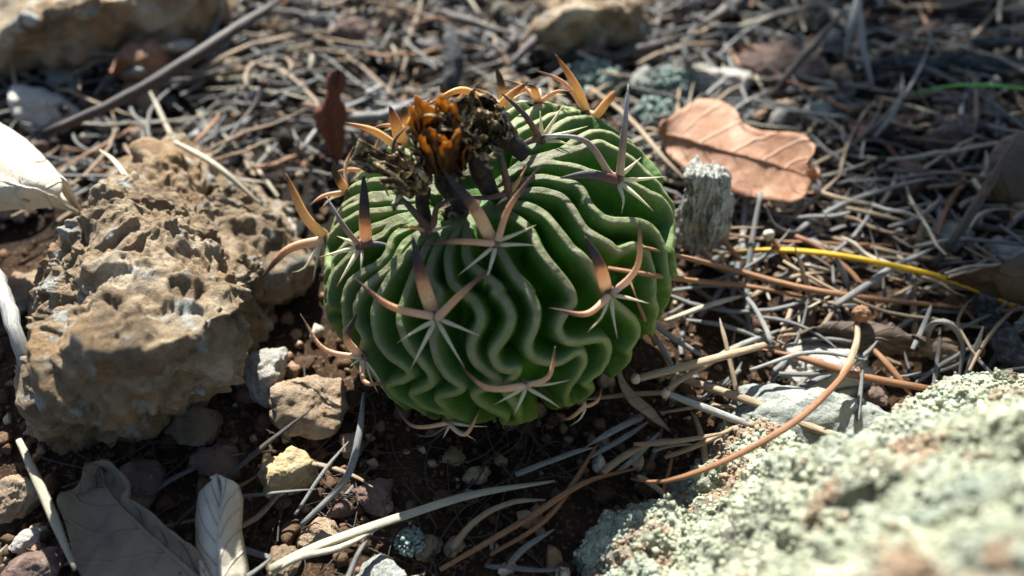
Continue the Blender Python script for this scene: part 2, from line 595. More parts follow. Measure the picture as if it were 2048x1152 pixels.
def axis(lo, hi, step, far):
    a = np.arange(lo, hi, step)
    g = [step]
    out = []
    s, p = step, 0.
    while p < far:
        s *= 1.28
        p += s
        out.append(p)
    out = np.array(out)
    return np.concatenate([(lo - out)[::-1], a, a[-1] + out])
gx, gy = axis(-.26, .26, .0014, 60), axis(-.11, .34, .0014, 60)
X, Y = np.meshgrid(gx, gy)
Z = ground_h(X.ravel(), Y.ravel())
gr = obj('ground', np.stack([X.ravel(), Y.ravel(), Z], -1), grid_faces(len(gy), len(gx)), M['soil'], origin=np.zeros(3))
gr['kind'] = 'structure'

# ------------------------------------------------------------------ cactus body
BP = [-0.00491235, 0.00383645, 0.0223934, 0.03816414, 0.02596435, -0.17395642, -0.18567756, 0.09185514, 0.06017212, 0.02366132, 0.00128866, 0.004]
NU, NV = 820, 340
VMAX = np.pi * .84
def body_surface(U, Vv):
    cx, cy, cz, a, b, tx, ty, s1, c1, s2, c2, dim = BP
    r = 1 + (s1 * np.sin(U) + c1 * np.cos(U) + s2 * np.sin(2 * U) + c2 * np.cos(2 * U)) * np.sin(Vv)
    x = a * np.sin(Vv) * np.cos(U) * r
    y = a * np.sin(Vv) * np.sin(U) * r
    z = b * np.cos(Vv) - dim * np.exp(-(Vv / .28) ** 2)
    n = unit(np.array([tx, ty, 1.]))
    e1 = unit(np.cross([0, 1, 0], n))
    e2 = np.cross(n, e1)
    return x[..., None] * e1 + y[..., None] * e2 + z[..., None] * n + np.array([cx, cy, cz])
AXIS = unit(np.array([BP[5], BP[6], 1.]))
UU, VV = np.meshgrid(np.linspace(0, 2 * np.pi, NU, endpoint=False), np.linspace(.03, VMAX, NV))
S = body_surface(UU, VV)
dU = np.roll(S, -1, 1) - np.roll(S, 1, 1)
dV = np.gradient(S, axis=0)
SN = unit(np.cross(dV, dU))
SN *= np.sign((SN * (S - np.array(BP[:3]))).sum(-1, keepdims=True))
Sf, SNf = S.reshape(-1, 3), SN.reshape(-1, 3)
Spx, Sz = proj(Sf)
facing = ((CAM - Sf) * SNf).sum(-1) > 0
front = np.where(facing)[0]
Uf, Vf = UU.ravel(), VV.ravel()

def on_body(px, py):
    """index of the crest-surface vertex seen at a photo pixel"""
    d = ((Spx[front] - np.array([px, py])) ** 2).sum(-1)
    k = front[d < 36]
    if len(k):
        dd = ((Spx[k] - np.array([px, py])) ** 2).sum(-1)
        return k[np.argmin(dd)]
    return front[np.argmin(d)]

def C(k, *pts):
    ox, oy = {1: (620, 380), 2: (980, 380), 3: (640, 580), 4: (980, 580), 5: (980, 180), 7: (740, 740)}[k]
    return [(ox + x / 5.12, oy + y / 5.12) for x, y in pts]

# rib crests read off the photograph, from the crown outwards
RIBS = [
    C(1, (700, 40), (480, 60), (330, 150), (280, 200)),
    C(1, (1000, 80), (700, 90), (480, 120), (300, 230), (215, 340), (140, 480)),
    C(1, (1000, 170), (750, 200), (500, 230), (330, 320), (220, 420), (155, 560), (140, 700), (160, 820), (90, 920), (80, 1010)),
    C(1, (1060, 240), (880, 280), (700, 340), (500, 440), (370, 540), (280, 640), (225, 720), (210, 860), (150, 1060), (90, 1130)) + C(3, (20, 150), (20, 240)),
    C(1, (1080, 300), (900, 320), (780, 370), (740, 440), (510, 560), (400, 660), (300, 770), (230, 860), (190, 1000), (190, 1150)) + C(3, (90, 150), (40, 260), (60, 340)),
    C(1, (1110, 340), (890, 420), (810, 520), (790, 620), (700, 740), (540, 830), (420, 920), (350, 1040), (330, 1150)) + C(3, (235, 140), (230, 250), (240, 400), (230, 460), (260, 560)),
    C(1, (1150, 430), (1000, 490), (920, 590), (870, 700), (740, 830), (600, 950), (520, 1050), (480, 1130)) + C(3, (390, 80), (345, 220), (370, 380), (450, 490), (410, 600), (430, 690), (540, 860), (600, 960), (690, 1060)),
    C(1, (1190, 440), (1090, 520), (1000, 640), (850, 820), (750, 960), (690, 1090)) + C(3, (590, 60), (545, 250), (560, 420), (600, 560), (680, 690), (800, 750), (890, 820), (930, 880), (860, 930), (720, 960), (690, 1010), (760, 1090), (830, 1150)) + C(7, (420, 370), (540, 450)),
    C(1, (1260, 460), (1170, 600), (1070, 820), (990, 1000), (940, 1150)) + C(3, (870, 40), (815, 200), (810, 340), (860, 500), (920, 620), (1020, 730), (1110, 850), (1150, 960), (1060, 1020), (930, 1060), (960, 1120)) + C(7, (470, 330), (560, 400), (680, 440), (760, 450)),
    C(1, (1400, 410), (1290, 600), (1225, 750), (1220, 930), (1330, 1040)) + C(3, (1180, 130), (1180, 330), (1150, 500), (1180, 660), (1240, 820), (1330, 920), (1460, 1000), (1400, 1060), (1190, 1110)) + C(7, (720, 360), (800, 440), (900, 510), (1000, 540)),
    C(1, (1510, 410), (1420, 600), (1410, 760), (1440, 920), (1510, 1010), (1620, 1100)) + C(3, (1560, 100), (1640, 220), (1640, 360), (1560, 480), (1540, 620), (1580, 740), (1700, 850), (1850, 950)) + C(7, (1180, 200), (1050, 250), (1120, 350), (1280, 440), (1400, 480)),
    C(1, (1640, 320), (1600, 560), (1610, 720), (1720, 820), (1850, 920), (1960, 1020)) + C(4, (30, 10), (120, 60), (200, 200), (220, 320), (150, 480), (60, 600), (20, 680), (80, 790), (200, 840), (290, 800)) + C(7, (1480, 90), (1340, 200), (1500, 380), (1530, 480)),
    C(1, (1760, 380), (1890, 480)) + C(2, (110, 620), (200, 780), (300, 930), (420, 1050)) + C(4, (400, 40), (460, 150), (490, 260), (450, 420), (390, 540), (390, 640), (470, 720), (600, 765), (720, 750), (850, 680), (940, 630), (980, 720), (930, 850), (840, 960), (780, 1080), (790, 1150)),
    C(2, (0, 230), (100, 215), (220, 260), (350, 340), (440, 440), (480, 560), (570, 700), (680, 830), (780, 940), (850, 1050), (865, 1140)) + C(4, (860, 130), (800, 210), (710, 340), (700, 440), (780, 530), (900, 550), (1060, 510), (1190, 510), (1240, 600), (1220, 720), (1130, 850), (970, 960)),
    C(2, (230, 150), (330, 140), (420, 170), (560, 230), (640, 330), (740, 450), (830, 570), (920, 650), (1010, 740), (1090, 850), (1190, 1040)) + C(4, (1280, 130), (1380, 200), (1480, 300), (1540, 400), (1520, 520), (1430, 640)),
    C(2, (330, 20), (500, 0), (680, 30), (780, 90), (870, 210), (930, 310), (1000, 410), (1100, 480), (1250, 560), (1320, 620), (1420, 590), (1520, 560), (1620, 620), (1660, 740), (1680, 850), (1690, 1000), (1690, 1150)),
    C(5, (300, 950), (400, 900), (550, 885), (750, 915), (900, 960), (980, 1060)) + C(2, (1000, 80), (1060, 180), (1170, 270), (1290, 310), (1430, 310), (1560, 330), (1680, 380), (1750, 480), (1790, 600), (1810, 740), (1820, 900), (1860, 1050), (1890, 1130)),
    C(5, (200, 850), (380, 780), (600, 730), (800, 750), (950, 790), (1030, 830), (1330, 900), (1500, 960), (1640, 1050)) + C(2, (1780, 100), (1850, 220), (1890, 340), (1895, 460), (1880, 620), (1890, 720)),
    C(5, (340, 740), (560, 690), (760, 640), (950, 570), (1130, 520), (1240, 570), (1380, 650), (1530, 760), (1650, 870), (1760, 1000), (1815, 1100)),
    C(5, (400, 700), (640, 640), (760, 590), (880, 500), (1000, 440), (1100, 410), (1250, 430), (1400, 510), (1540, 600), (1650, 700), (1730, 800), (1760, 870)),
    C(5, (400, 580), (530, 500), (640, 400), (760, 310), (900, 260), (1060, 250), (1200, 290), (1310, 340), (1450, 440)),
    C(5, (320, 400), (450, 330), (620, 250), (780, 210), (900, 200), (1030, 240)),
    C(5, (250, 340), (380, 260), (500, 170), (620, 120), (740, 120), (840, 170)),
]
crest_pts = []
mid_u = []
for k, rb in enumerate(RIBS):
    idx = [on_body(*p) for p in spline(rb, 70)]
    pts = Sf[idx]
    for _ in range(4):                      # even out the vertex snapping
        pts[1:-1] = .5 * pts[1:-1] + .25 * (pts[:-2] + pts[2:])
    u0, v0, u1, v1 = Uf[idx[0]], Vf[idx[0]], Uf[idx[-1]], Vf[idx[-1]]
    mid_u.append(Uf[idx[len(idx) // 3]])
    lead = body_surface(np.full(12, u0), np.linspace(max(.08, v0 - .09), v0, 12)) if v0 > .12 else pts[:1]
    vt = np.linspace(v1, VMAX, 40)
    tail = body_surface(u1 + .07 * np.sin((vt - v1) * 9 + k) * np.minimum(1, (vt - v1) * 3), vt)
    crest_pts.append(np.vstack([lead[:-1], pts, tail[1:]]))
# the hidden far side: evenly spaced wavy ribs
mu = np.unwrap(np.array(mid_u))
ua, ub = Uf[on_body(*RIBS[-1][-1])], Uf[on_body(*RIBS[0][-1])]
ub = ua + ((ub - ua) % (2 * np.pi))
nb = max(3, int(round((ub - ua) / .135)))
for k in range(1, nb):
    u = ua + (ub - ua) * k / nb
    vt = np.linspace(.18, VMAX, 160)
    crest_pts.append(body_surface(u + .05 * np.sin(vt * 5.5 + .5 * k) * np.clip((vt - .5) * 1.2, 0, 1), vt))
kd_src = []
for p in crest_pts:
    L = np.concatenate([[0], np.cumsum(np.linalg.norm(np.diff(p, axis=0), axis=1))])
    n = max(8, int(L[-1] / .00018))
    q = np.linspace(0, L[-1], n)
    kd_src.append(np.stack([np.interp(q, L, p[:, a]) for a in range(3)], -1))
kd_all = np.vstack(kd_src)
kd = kdtree.KDTree(len(kd_all))
for i, p in enumerate(kd_all):
    kd.insert(p, i)
kd.balance()
dist = np.array([kd.find(p)[2] for p in Sf]).reshape(NV, NU)
Dp = .0078 * np.clip((VV - .06) / .34, .12, 1)
depth = Dp * (1 - np.exp(-(np.maximum(dist - .00065, 0) / .00150) ** 1.6))
depth += .0005 * fbm(Sf, 130, 3, 21).reshape(NV, NU) + (.00022 * fbm(Sf, 520, 3, 23)).reshape(NV, NU) * (.4 + np.exp(-(dist / .001) ** 2))
for _ in range(2):
    depth[1:-1] = .5 * depth[1:-1] + .125 * (depth[:-2] + depth[2:] + np.roll(depth, 1, 1)[1:-1] + np.roll(depth, -1, 1)[1:-1])
BV = S - SN * depth[..., None]
crest = np.exp(-(dist / .00095) ** 2)
cactus = empty('cactus', (BP[0], BP[1], 0), 'ribbed green globe cactus with curved brown spines and withered flowers', 'cactus')
Bv = np.vstack([BV.reshape(-1, 3), BV[0].mean(0)[None]])
Bf = [tuple(f) for f in []]
bf = grid_faces(NV, NU, True)
stem = obj('stem', Bv[:-1], bf, M['cactus'], cactus, origin=np.array([BP[0], BP[1], 0]), attrs={'crest': crest.ravel(), 'height': (VV / VMAX).ravel()})
# woolly crown
D4, F4 = ico(5)
ck = np.argmin(Vf)
cpt = BV[0].mean(0)
wv = D4 * np.array([.0055, .005, .0016]) * (1 + .35 * fbm(D4, 3.2, 4, 40))[:, None]
obj('crown_wool', cpt - AXIS * .0008 + wv, F4, M['wool'], cactus)

# ------------------------------------------------------------------ spines
# areole: (photo pixel, [spines]); spine: (kind, base, mid, tip, width px, lift as share of length, material)
AREOLES = [
    ((868, 632), [('flat', (861, 612), (843, 555), (824, 468), 27, .55, 's_flat'), ('c', (862, 632), (780, 612), (708, 556), 15, .35, 's_cent'), ('c', (876, 634), (918, 592), (979, 537), 16, .4, 's_cent'),
                  ('r', (866, 642), (830, 662), (793, 687), 9, .25, 0), ('r', (868, 646), (846, 690), (820, 741), 9, .3, 0), ('r', (878, 648), (902, 690), (930, 737), 9, .3, 0), ('r', (884, 640), (920, 655), (962, 673), 9, .25, 0)]),
    ((990, 486), [('flat', (978, 470), (946, 412), (886, 342), 25, .5, 's_flat'), ('c', (997, 476), (1020, 412), (1081, 331), 13, .5, 's_cent'), ('c', (986, 487), (910, 483), (838, 491), 13, .35, 's_cent'),
                  ('r', (1002, 480), (1035, 467), (1072, 450), 8, .3, 0), ('r', (1000, 490), (1036, 489), (1076, 491), 8, .3, 0), ('r', (985, 495), (952, 522), (917, 550), 8, .3, 0), ('r', (990, 497), (981, 532), (968, 573), 9, .3, 0)]),
    ((719, 491), [('flat', (731, 482), (729, 428), (727, 345), 23, .5, 's_flat'), ('c', (716, 487), (690, 456), (652, 392), 11, .45, 's_grey'), ('c', (722, 493), (757, 488), (793, 496), 13, .5, 's_dark'),
                  ('r', (713, 489), (695, 481), (674, 472), 9, .2, 0), ('r', (712, 495), (678, 504), (637, 515), 9, .2, 0), ('r', (717, 500), (698, 533), (673, 574), 10, .25, 0), ('r', (724, 500), (723, 525), (720, 555), 8, .3, 0)]),
    ((646, 474), [('flat', (648, 470), (610, 432), (571, 345), 19, .25, 's_gold'), ('flat', (643, 481), (575, 500), (521, 558), 17, .15, 's_cent'), ('r', (640, 492), (632, 530), (625, 566), 8, .1, 0), ('r', (640, 488), (610, 535), (584, 545), 8, .0, 0)]),
    ((1218, 585), [('flat', (1212, 576), (1198, 528), (1169, 471), 24, .5, 's_flat'), ('c', (1230, 582), (1276, 530), (1279, 433), 13, .45, 's_cent'), ('c', (1216, 592), (1172, 628), (1099, 616), 13, .35, 's_cent'),
                  ('r', (1228, 590), (1260, 597), (1298, 607), 8, .25, 0), ('r', (1216, 598), (1202, 635), (1175, 664), 8, .25, 0), ('r', (1222, 598), (1227, 636), (1235, 677), 8, .25, 0), ('r', (1230, 582), (1250, 572), (1268, 562), 8, .2, 0)]),
    ((1050, 770), [('c', (1048, 772), (975, 776), (920, 732), 14, .3, 's_cent'), ('c', (1056, 770), (1098, 752), (1111, 691), 11, .4, 's_cent'),
                   ('r', (1060, 770), (1100, 768), (1141, 760), 7, .2, 0), ('r', (1044, 777), (1018, 793), (987, 810), 8, .25, 0), ('r', (1050, 780), (1040, 805), (1027, 832), 8, .25, 0), ('r', (1060, 779), (1092, 797), (1122, 817), 8, .25, 0)]),
    ((725, 714), [('flat', (722, 712), (693, 676), (714, 627), 16, .3, 's_flat'), ('c', (722, 714), (648, 698), (600, 627), 11, .15, 's_cent'), ('c', (725, 722), (731, 765), (784, 765), 11, .5, 's_cent'),
                  ('r', (720, 718), (710, 725), (699, 734), 6, .1, 0), ('r', (734, 726), (752, 750), (768, 778), 6, .2, 0), ('r', (732, 730), (743, 760), (757, 787), 6, .2, 0)]),
    ((897, 842), [('c', (895, 846), (826, 852), (785, 803), 9, .1, 's_cent'), ('c', (900, 850), (932, 868), (964, 811), 9, .3, 's_cent'), ('c', (896, 850), (860, 872), (828, 868), 6, .1, 's_dark'),
                  ('r', (898, 852), (892, 865), (885, 878), 6, .2, 0), ('r', (906, 856), (930, 868), (952, 881), 7, .2, 0), ('r', (910, 847), (945, 852), (975, 853), 7, .15, 0)]),
    ((1239, 355), [('c', (1240, 346), (1248, 268), (1257, 167), 15, .5, 's_grey'), ('flat', (1236, 361), (1180, 350), (1119, 356), 19, .45, 's_dark'), ('c', (1218, 346), (1170, 282), (1083, 269), 13, .5, 's_grey'),
                   ('r', (1243, 350), (1262, 333), (1283, 314), 9, .2, 0), ('r', (1247, 360), (1287, 358), (1331, 353), 9, .15, 0), ('r', (1238, 370), (1247, 400), (1243, 428), 9, .3, 0), ('r', (1243, 367), (1275, 393), (1307, 422), 10, .25, 0)]),
    ((1086, 278), [('c', (1078, 272), (1046, 226), (998, 182), 12, .5, 's_dark'), ('flat', (1080, 277), (1056, 284), (1028, 304), 13, .5, 's_dark'),
                   ('r', (1084, 272), (1082, 247), (1080, 221), 9, .3, 0), ('r', (1088, 272), (1108, 240), (1127, 209), 9, .3, 0), ('r', (1092, 276), (1135, 265), (1176, 252), 9, .25, 0), ('r', (1090, 282), (1118, 283), (1143, 291), 8, .2, 0), ('r', (1088, 280), (1100, 275), (1112, 275), 8, .3, 0)]),
    ((994, 222), [('flat', (994, 222), (1020, 192), (1058, 162), 17, .35, 's_gold'), ('c', (985, 218), (925, 180), (852, 212), 16, .35, 's_gold'), ('r', (1000, 222), (1025, 200), (1051, 183), 9, .3, 0), ('r', (1000, 224), (1035, 206), (1069, 202), 9, .3, 0)]),
    ((1172, 222), [('flat', (1172, 222), (1152, 172), (1110, 108), 16, .35, 's_gold'), ('c', (1168, 220), (1128, 166), (1064, 138), 10, .35, 's_cent'), ('stub', (1192, 230), (1212, 206), (1232, 183), 17, .3, 's_gold')]),
    ((798, 290), [('flat', (802, 284), (791, 245), (779, 211), 25, .4, 's_gold'), ('c', (792, 292), (748, 262), (689, 245), 16, .3, 's_gold'), ('c', (788, 335), (788, 285), (814, 253), 9, .5, 's_dark'), ('r', (770, 345), (752, 327), (735, 309), 8, .3, 0)]),
    ((858, 460), [('c', (852, 452), (822, 417), (781, 374), 15, .45, 's_dark'), ('r', (848, 460), (818, 454), (788, 457), 9, .35, 's_gold'), ('r', (866, 461), (884, 456), (902, 451), 8, .35, 0), ('c', (868, 446), (876, 412), (918, 394), 12, .5, 's_dark')]),
    ((1020, 388), [('c', (1018, 384), (1003, 318), (988, 252), 15, .5, 's_dark'), ('r', (1022, 384), (1038, 360), (1054, 331), 10, .4, 's_gold'), ('r', (1012, 396), (1002, 402), (993, 412), 8, .3, 0), ('flat', (1010, 388), (970, 396), (930, 392), 11, .3, 's_dark')]),
    ((1170, 812), [('c', (1168, 812), (1135, 838), (1108, 822), 9, .2, 's_cent'), ('c', (1174, 812), (1196, 800), (1204, 772), 8, .2, 's_cent'), ('r', (1170, 816), (1160, 838), (1140, 852), 6, .1, 0)]),
]
def spine(parent, pts, width, kind, mat, nrm):
    n = 16 if kind != 'r' else 8
    P = spline(pts, 80)
    s = np.concatenate([[0], np.cumsum(np.linalg.norm(np.diff(P, axis=0), axis=1))])
    t = np.linspace(0, 1, n)
    P = np.stack([np.interp(t * s[-1], s, P[:, a]) for a in range(3)], -1)
    if kind == 'flat':
        r = width / 2 * np.interp(t, [0, .08, .35, .7, .92, 1], [.85, 1, .95, .72, .3, .03])
        fl = .34
    elif kind == 'c':
        r = width / 2 * np.interp(t, [0, .08, .5, .85, 1], [1.05, 1, .82, .42, .05])
        fl = .7
    elif kind == 'stub':
        r = width / 2 * np.interp(t, [0, .2, .9, 1], [.8, 1, .8, .4])
        fl = .5
    else:
        r = width / 2 * np.interp(t, [0, .25, 1], [.8, 1, .06])
        fl = .55
    Vt, Ft, uv = tube(P, r, 10 if kind != 'r' else 6, fl, nrm)
    return obj('spine', Vt, Ft, M[mat or 's_white'], parent, origin=P[0], uv=uv)

AREOLE_POS = []
D3, F3 = ico(3)
for (apx, apy), spines in AREOLES:
    k = on_body(apx, apy)
    base, nrm = Sf[k], SNf[k]
    zb = float((base - CAM) @ FW)
    AREOLE_POS.append(base)
    pad = D3 * (1 + .25 * fbm(D3, 2.5, 3, int(apx)))[:, None]
    s1 = unit(np.cross(nrm, [.3, .2, 1]))
    s2 = np.cross(nrm, s1)
    R = .0011
    pv = base + R * (pad[:, :1] * s1 * 1.1 + pad[:, 1:2] * s2 * 1.1 + pad[:, 2:] * nrm * .75)
    ar = obj('areole', pv, F3, M['areole'], cactus, origin=base)
    for kind, b, m, tp, wpx, lift, mat in spines:
        L = math.hypot(tp[0] - b[0], tp[1] - b[1]) * zb / F
        off = np.hypot(b[0] - apx, b[1] - apy) * zb / F
        zz = [zb - .0006, zb - .0006 - lift * L * .62, zb - lift * L]
        P3 = [at_depth(*q, z) for q, z in zip((b, m, tp), zz)]
        root = base + (P3[0] - base) * .15
        spine(ar, [root] + P3, wpx * 1.1 * zb / F, kind, mat, unit(CAM - base) + .15 * nrm)
# unseen far side
for k in range(6):
    u = ua + (ub - ua) * (k + .5) / 6
    v = (.95, 1.35, 1.1)[k % 3]
    p = body_surface(np.array([u]), np.array([v]))[0]
    q = body_surface(np.array([u]), np.array([v + .02]))[0]
    nrm = unit(p - np.array(BP[:3]))
    up = unit(p - q)
    sd_ = np.cross(nrm, up)
    ar = obj('areole', p + D3 * .001, F3, M['areole'], cactus, origin=p)
    for a, L, kd_, mt in ((90, .012, 'flat', 's_flat'), (25, .010, 'c', 's_cent'), (155, .010, 'c', 's_cent'), (-20, .006, 'r', 0), (-60, .006, 'r', 0), (-120, .006, 'r', 0), (200, .006, 'r', 0)):
        d = math.cos(math.radians(a)) * sd_ + math.sin(math.radians(a)) * up
        spine(ar, [p, p + d * L * .5 + nrm * L * .35, p + d * L + nrm * L * .45], .0022 if kd_ == 'flat' else .0013, kd_, mt, nrm)

# ------------------------------------------------------------------ withered flowers
zc = float((BV[0].mean(0) - CAM) @ FW)
def petal(parent, P, width, nrm, mat, crumple=.0006, seed=0, tipw=.1):
    n, mcols = 14, 7
    P = spline(P, n)
    t = np.linspace(0, 1, n)
    T = unit(np.gradient(P, axis=0))
    Sd = unit(np.cross(T, nrm))
    Nn = unit(np.cross(Sd, T))
    prof = np.interp(t, [0, .25, .6, .85, 1], [.45, .85, 1, .42, tipw])
    wv = np.linspace(-1, 1, mcols)
    V = P[:, None] + (prof[:, None] * wv[None])[..., None] * Sd[:, None] * width / 2 + Nn[:, None] * (width * .28 * (wv ** 2))[None, :, None] * prof[:, None, None]
    V = V.reshape(-1, 3)
    V = V + crumple * np.stack([fbm(V, 420, 3, seed + a) for a in (0, 5, 9)], -1)
    uv = np.stack([np.repeat(t, mcols), np.tile(wv, n)], -1)
    o = obj('petal', V, grid_faces(n, mcols), M[mat], parent, origin=P[0], uv=uv)
    sm = o.modifiers.new('thickness', 'SOLIDIFY')
    sm.thickness = .00022
    return o
def flower(base_px, tip_px, lift, tube_r, label):
    b = at_depth(*base_px, zc - .0015)
    L = math.hypot(base_px[0] - tip_px[0], base_px[1] - tip_px[1]) * zc / F
    e = at_depth(*tip_px, zc - .0015 - L * lift)
    f = link('dried_flower', mesh('dried_flower', *_tube_mesh([b, b * .5 + e * .5 + unit(np.cross(e - b, FW)) * .0006, e], [tube_r * .75, tube_r, tube_r * 1.15], b)), M['stalk'], cactus, b)
    f['label'] = label
    return f, b, e
def _tube_mesh(P, r, org):
    Q = spline(P, 12)
    rr = np.interp(np.linspace(0, 1, 12), np.linspace(0, 1, len(r)), r)
    V, Fs, uv = tube(Q, rr, 10)
    V = V + .0003 * np.stack([fbm(V, 500, 3, a) for a in (1, 4, 8)], -1)
    return V - org, Fs, uv
# 1: orange cup
f1, b, e = flower((905, 392), (893, 338), .55, .0022, 'dried orange flower cup with dark striped pointed petals')
tip = at_depth(872, 220, zc - .018)
ax = unit(tip - e)
s1 = unit(np.cross(ax, FW))
s2 = np.cross(ax, s1)
Lc = np.linalg.norm(tip - e)
rs = random.Random(3)
for ring, (n, r0, r1, ln) in enumerate(((7, .0020, .0040, 1.0), (6, .0014, .0028, .9), (5, .001, .0015, .75))):
    for k in range(n):
        a = 2 * math.pi * (k + .5 * ring) / n + rs.uniform(-.15, .15)
        d = math.cos(a) * s1 + math.sin(a) * s2
        l = Lc * ln * rs.uniform(.55, 1.05)
        q = [e + d * r0 * .6, e + ax * l * .35 + d * r1 * 1.0, e + ax * l * .75 + d * r1 * 1.0, e + ax * l * rs.uniform(.9, 1.) + d * (r1 * rs.uniform(.3, 1.7)) + s1 * rs.uniform(-.0012, .0012)]
        petal(f1, q, .0044 - .0006 * ring, -d, 'orange_petal', .0020, k * 7 + ring, .02)
for k in range(8):
    a = 2 * math.pi * (k + .3) / 8
    d = math.cos(a) * s1 + math.sin(a) * s2
    l = Lc * rs.uniform(.45, .95)
    petal(f1, [e + d * .0018, e + ax * l * .4 + d * .0046, e + ax * l * .8 + d * .0050, e + ax * l + d * rs.uniform(.0045, .0068)], .0019, -d, rs.choice(('withered', 'orange_petal')), .0010, k * 5 + 60, .02)
# 2-4: crumpled dark flowers
def crumpled(f, e, ax, n, ln, wd, seed, spread=1.0):
    rs = random.Random(seed)
    s1 = unit(np.cross(ax, [.2, .9, .3]))
    s2 = np.cross(ax, s1)
    for k in range(n):
        a = 2 * math.pi * k / n + rs.uniform(-.4, .4)
        d = math.cos(a) * s1 + math.sin(a) * s2
        l = ln * rs.uniform(.55, 1.15)
        o = rs.uniform(.35, 1.0) * spread
        q = [e + d * .0012, e + ax * l * .5 + d * l * .35 * o, e + ax * l * rs.uniform(.5, .95) + d * l * .75 * o, e + ax * l * rs.uniform(.2, 1.1) + d * l * rs.uniform(.5, 1.1) * o]
        petal(f, q, wd * rs.choice((.25, .5, .8, 1.1)), -d, 'withered', .0014, seed * 31 + k * 3, .25)
f2, b, e = flower((985, 392), (955, 300), .5, .0021, 'black and cream withered flower on a dark tube')
crumpled(f2, e, unit(at_depth(962, 225, zc - .018) - e), 26, .0098, .0034, 5, 1.1)
f3, b, e = flower((858, 452), (846, 375), .5, .0013, 'brown crumpled flower bent over on a black stalk')
crumpled(f3, e, unit(at_depth(800, 345, zc - .011) - e), 18, .0120, .0042, 8, 1.0)
f4, b, e = flower((1052, 312), (985, 232), .3, .0022, 'dark brown tubular flower lying over the crown')
crumpled(f4, e, unit(at_depth(945, 205, zc - .013) - e), 14, .0062, .0028, 11, .9)
f5, b, e = flower((925, 420), (905, 350), .45, .0017, 'withered flower stub with cream shreds')
crumpled(f5, e, unit(at_depth(915, 320, zc - .012) - e), 10, .0050, .0030, 14, .9)

# ------------------------------------------------------------------ large rocks
def big_rock(name, pts, sub, mat, label, s=0, amp=(.0035, .0016, .0008), pits=.0, group=None, sharp=12.):
    V, Fs, c = hull_rock(pts, sub, sharp)
    N = vnormals(V, Fs)
    d = amp[0] * fbm(V, 55, 3, s) + amp[1] * fbm(V, 190, 3, s + 7) + amp[2] * fbm(V, 600, 3, s + 13)
    if pits:
        Vw = V + .004 * np.stack([fbm(V, 90, 2, s + 40 + a) for a in range(3)], -1)
        d = d + pits * (facets(Vw, 62, s + 20) + .55 * facets(Vw, 170, s + 24) + .25 * facets(Vw, 420, s + 27))
    for _ in range(1):                       # soften the steps a little
        m = d[Fs].mean(1)
        cnt = np.bincount(Fs.ravel(), minlength=len(V))
        d = sum(np.bincount(Fs[:, a], m, len(V)) for a in range(3)) / cnt
    V = V + N * d[:, None]
    o = obj(name, V, Fs, M[mat])
    return tag(o, label, 'rock', group)

def pts3(*q):
    return [G(x, y, h) for x, y, h in q]

big_rock('rock', pts3((85, 745, .036), (200, 705, .042), (330, 695, .043), (435, 655, .038), (515, 570, .025), (560, 520, .012), (360, 270, .018), (230, 350, .030), (130, 470, .038),
                      (110, 950, -.006), (160, 955, -.006), (330, 905, -.006), (450, 825, -.006), (520, 720, -.006), (590, 560, -.006), (40, 860, -.006), (60, 620, -.006), (330, 300, -.006), (450, 340, -.006)),
         8, 'brown_rock', 'large pitted ochre rock with grey lichen flecks beside the cactus', 3, (.0062, .0018, .0009), .0032, sharp=20.)
big_rock('rock', pts3((-60, 110, .018), (60, 20, .030), (300, -20, .030), (420, -40, .026), (470, 20, .012), (-60, 150, -.005), (340, 130, -.005), (480, 60, -.005), (430, -120, -.005), (-100, -80, -.005)),
         6, 'brown_rock', 'dark brown rock with a pale lichen top behind the black twig', 11, (.005, .003, .001), .003)
big_rock('rock', pts3((1060, 70, .012), (1120, 20, .022), (1250, 5, .024), (1290, 60, .012), (1050, 110, -.004), (1180, 130, -.004), (1300, 100, -.004), (1300, 10, -.004), (1090, 0, -.004)),
         6, 'brown_rock', 'brown rock with pale crust lying in needles behind the cactus', 17, (.004, .003, .001), .0025)

big_rock('rock', pts3((395, 330, .010), (470, 365, .016), (560, 430, .013), (615, 520, .010), (520, 560, .014), (430, 560, .016), (380, 300, -.004), (480, 330, -.004), (600, 430, -.004), (640, 560, -.004), (560, 640, -.004), (400, 600, -.004)),
         7, 'brown_rock', 'low crumbly ochre slab between the large pitted rock and the cactus', 29, (.0045, .0018, .0009), .0030)
# lichen-covered boulder in the corner (height field, embedded in the ground)
PL = hull_planes(pts3((1110, 1200, .0), (1230, 1010, .001), (1290, 955, .001), (1400, 860, .0), (1490, 830, .0), (1620, 880, .0), (1780, 850, .0), (1880, 760, .0), (2080, 700, .0),
                      (1330, 1000, .010), (1450, 910, .012), (1560, 930, .016), (1700, 930, .026), (1830, 830, .024), (1980, 790, .030), (2200, 800, .040),
                      (1400, 1152, .028), (1650, 1100, .044), (1900, 980, .054), (2300, 1000, .070), (1500, 1350, .046), (2000, 1400, .075), (2500, 1500, .075), (2600, 700, .0), (1150, 1500, .0), (2700, 1600, .0)))
gx2, gy2 = np.linspace(.006, .155, 620), np.linspace(-.105, .006, 480)
X2, Y2 = np.meshgrid(gx2, gy2)
P2 = np.stack([X2.ravel(), Y2.ravel(), np.zeros(X2.size)], -1)
Hs = [(d - n[0] * P2[:, 0] - n[1] * P2[:, 1]) / n[2] for n, d in PL if n[2] > .05]
Hs = np.stack(Hs)
kk = .0022
hh = -kk * np.log(np.exp(-(Hs - Hs.min(0)) / kk).sum(0)) + Hs.min(0)
hh = np.maximum(hh + .002 + .0100 * fbm(P2, 34, 3, 50) + .0100 * fbm(P2, 85, 3, 51), -.012)
P2[:, 2] = hh
edge_px, _ = proj(P2)
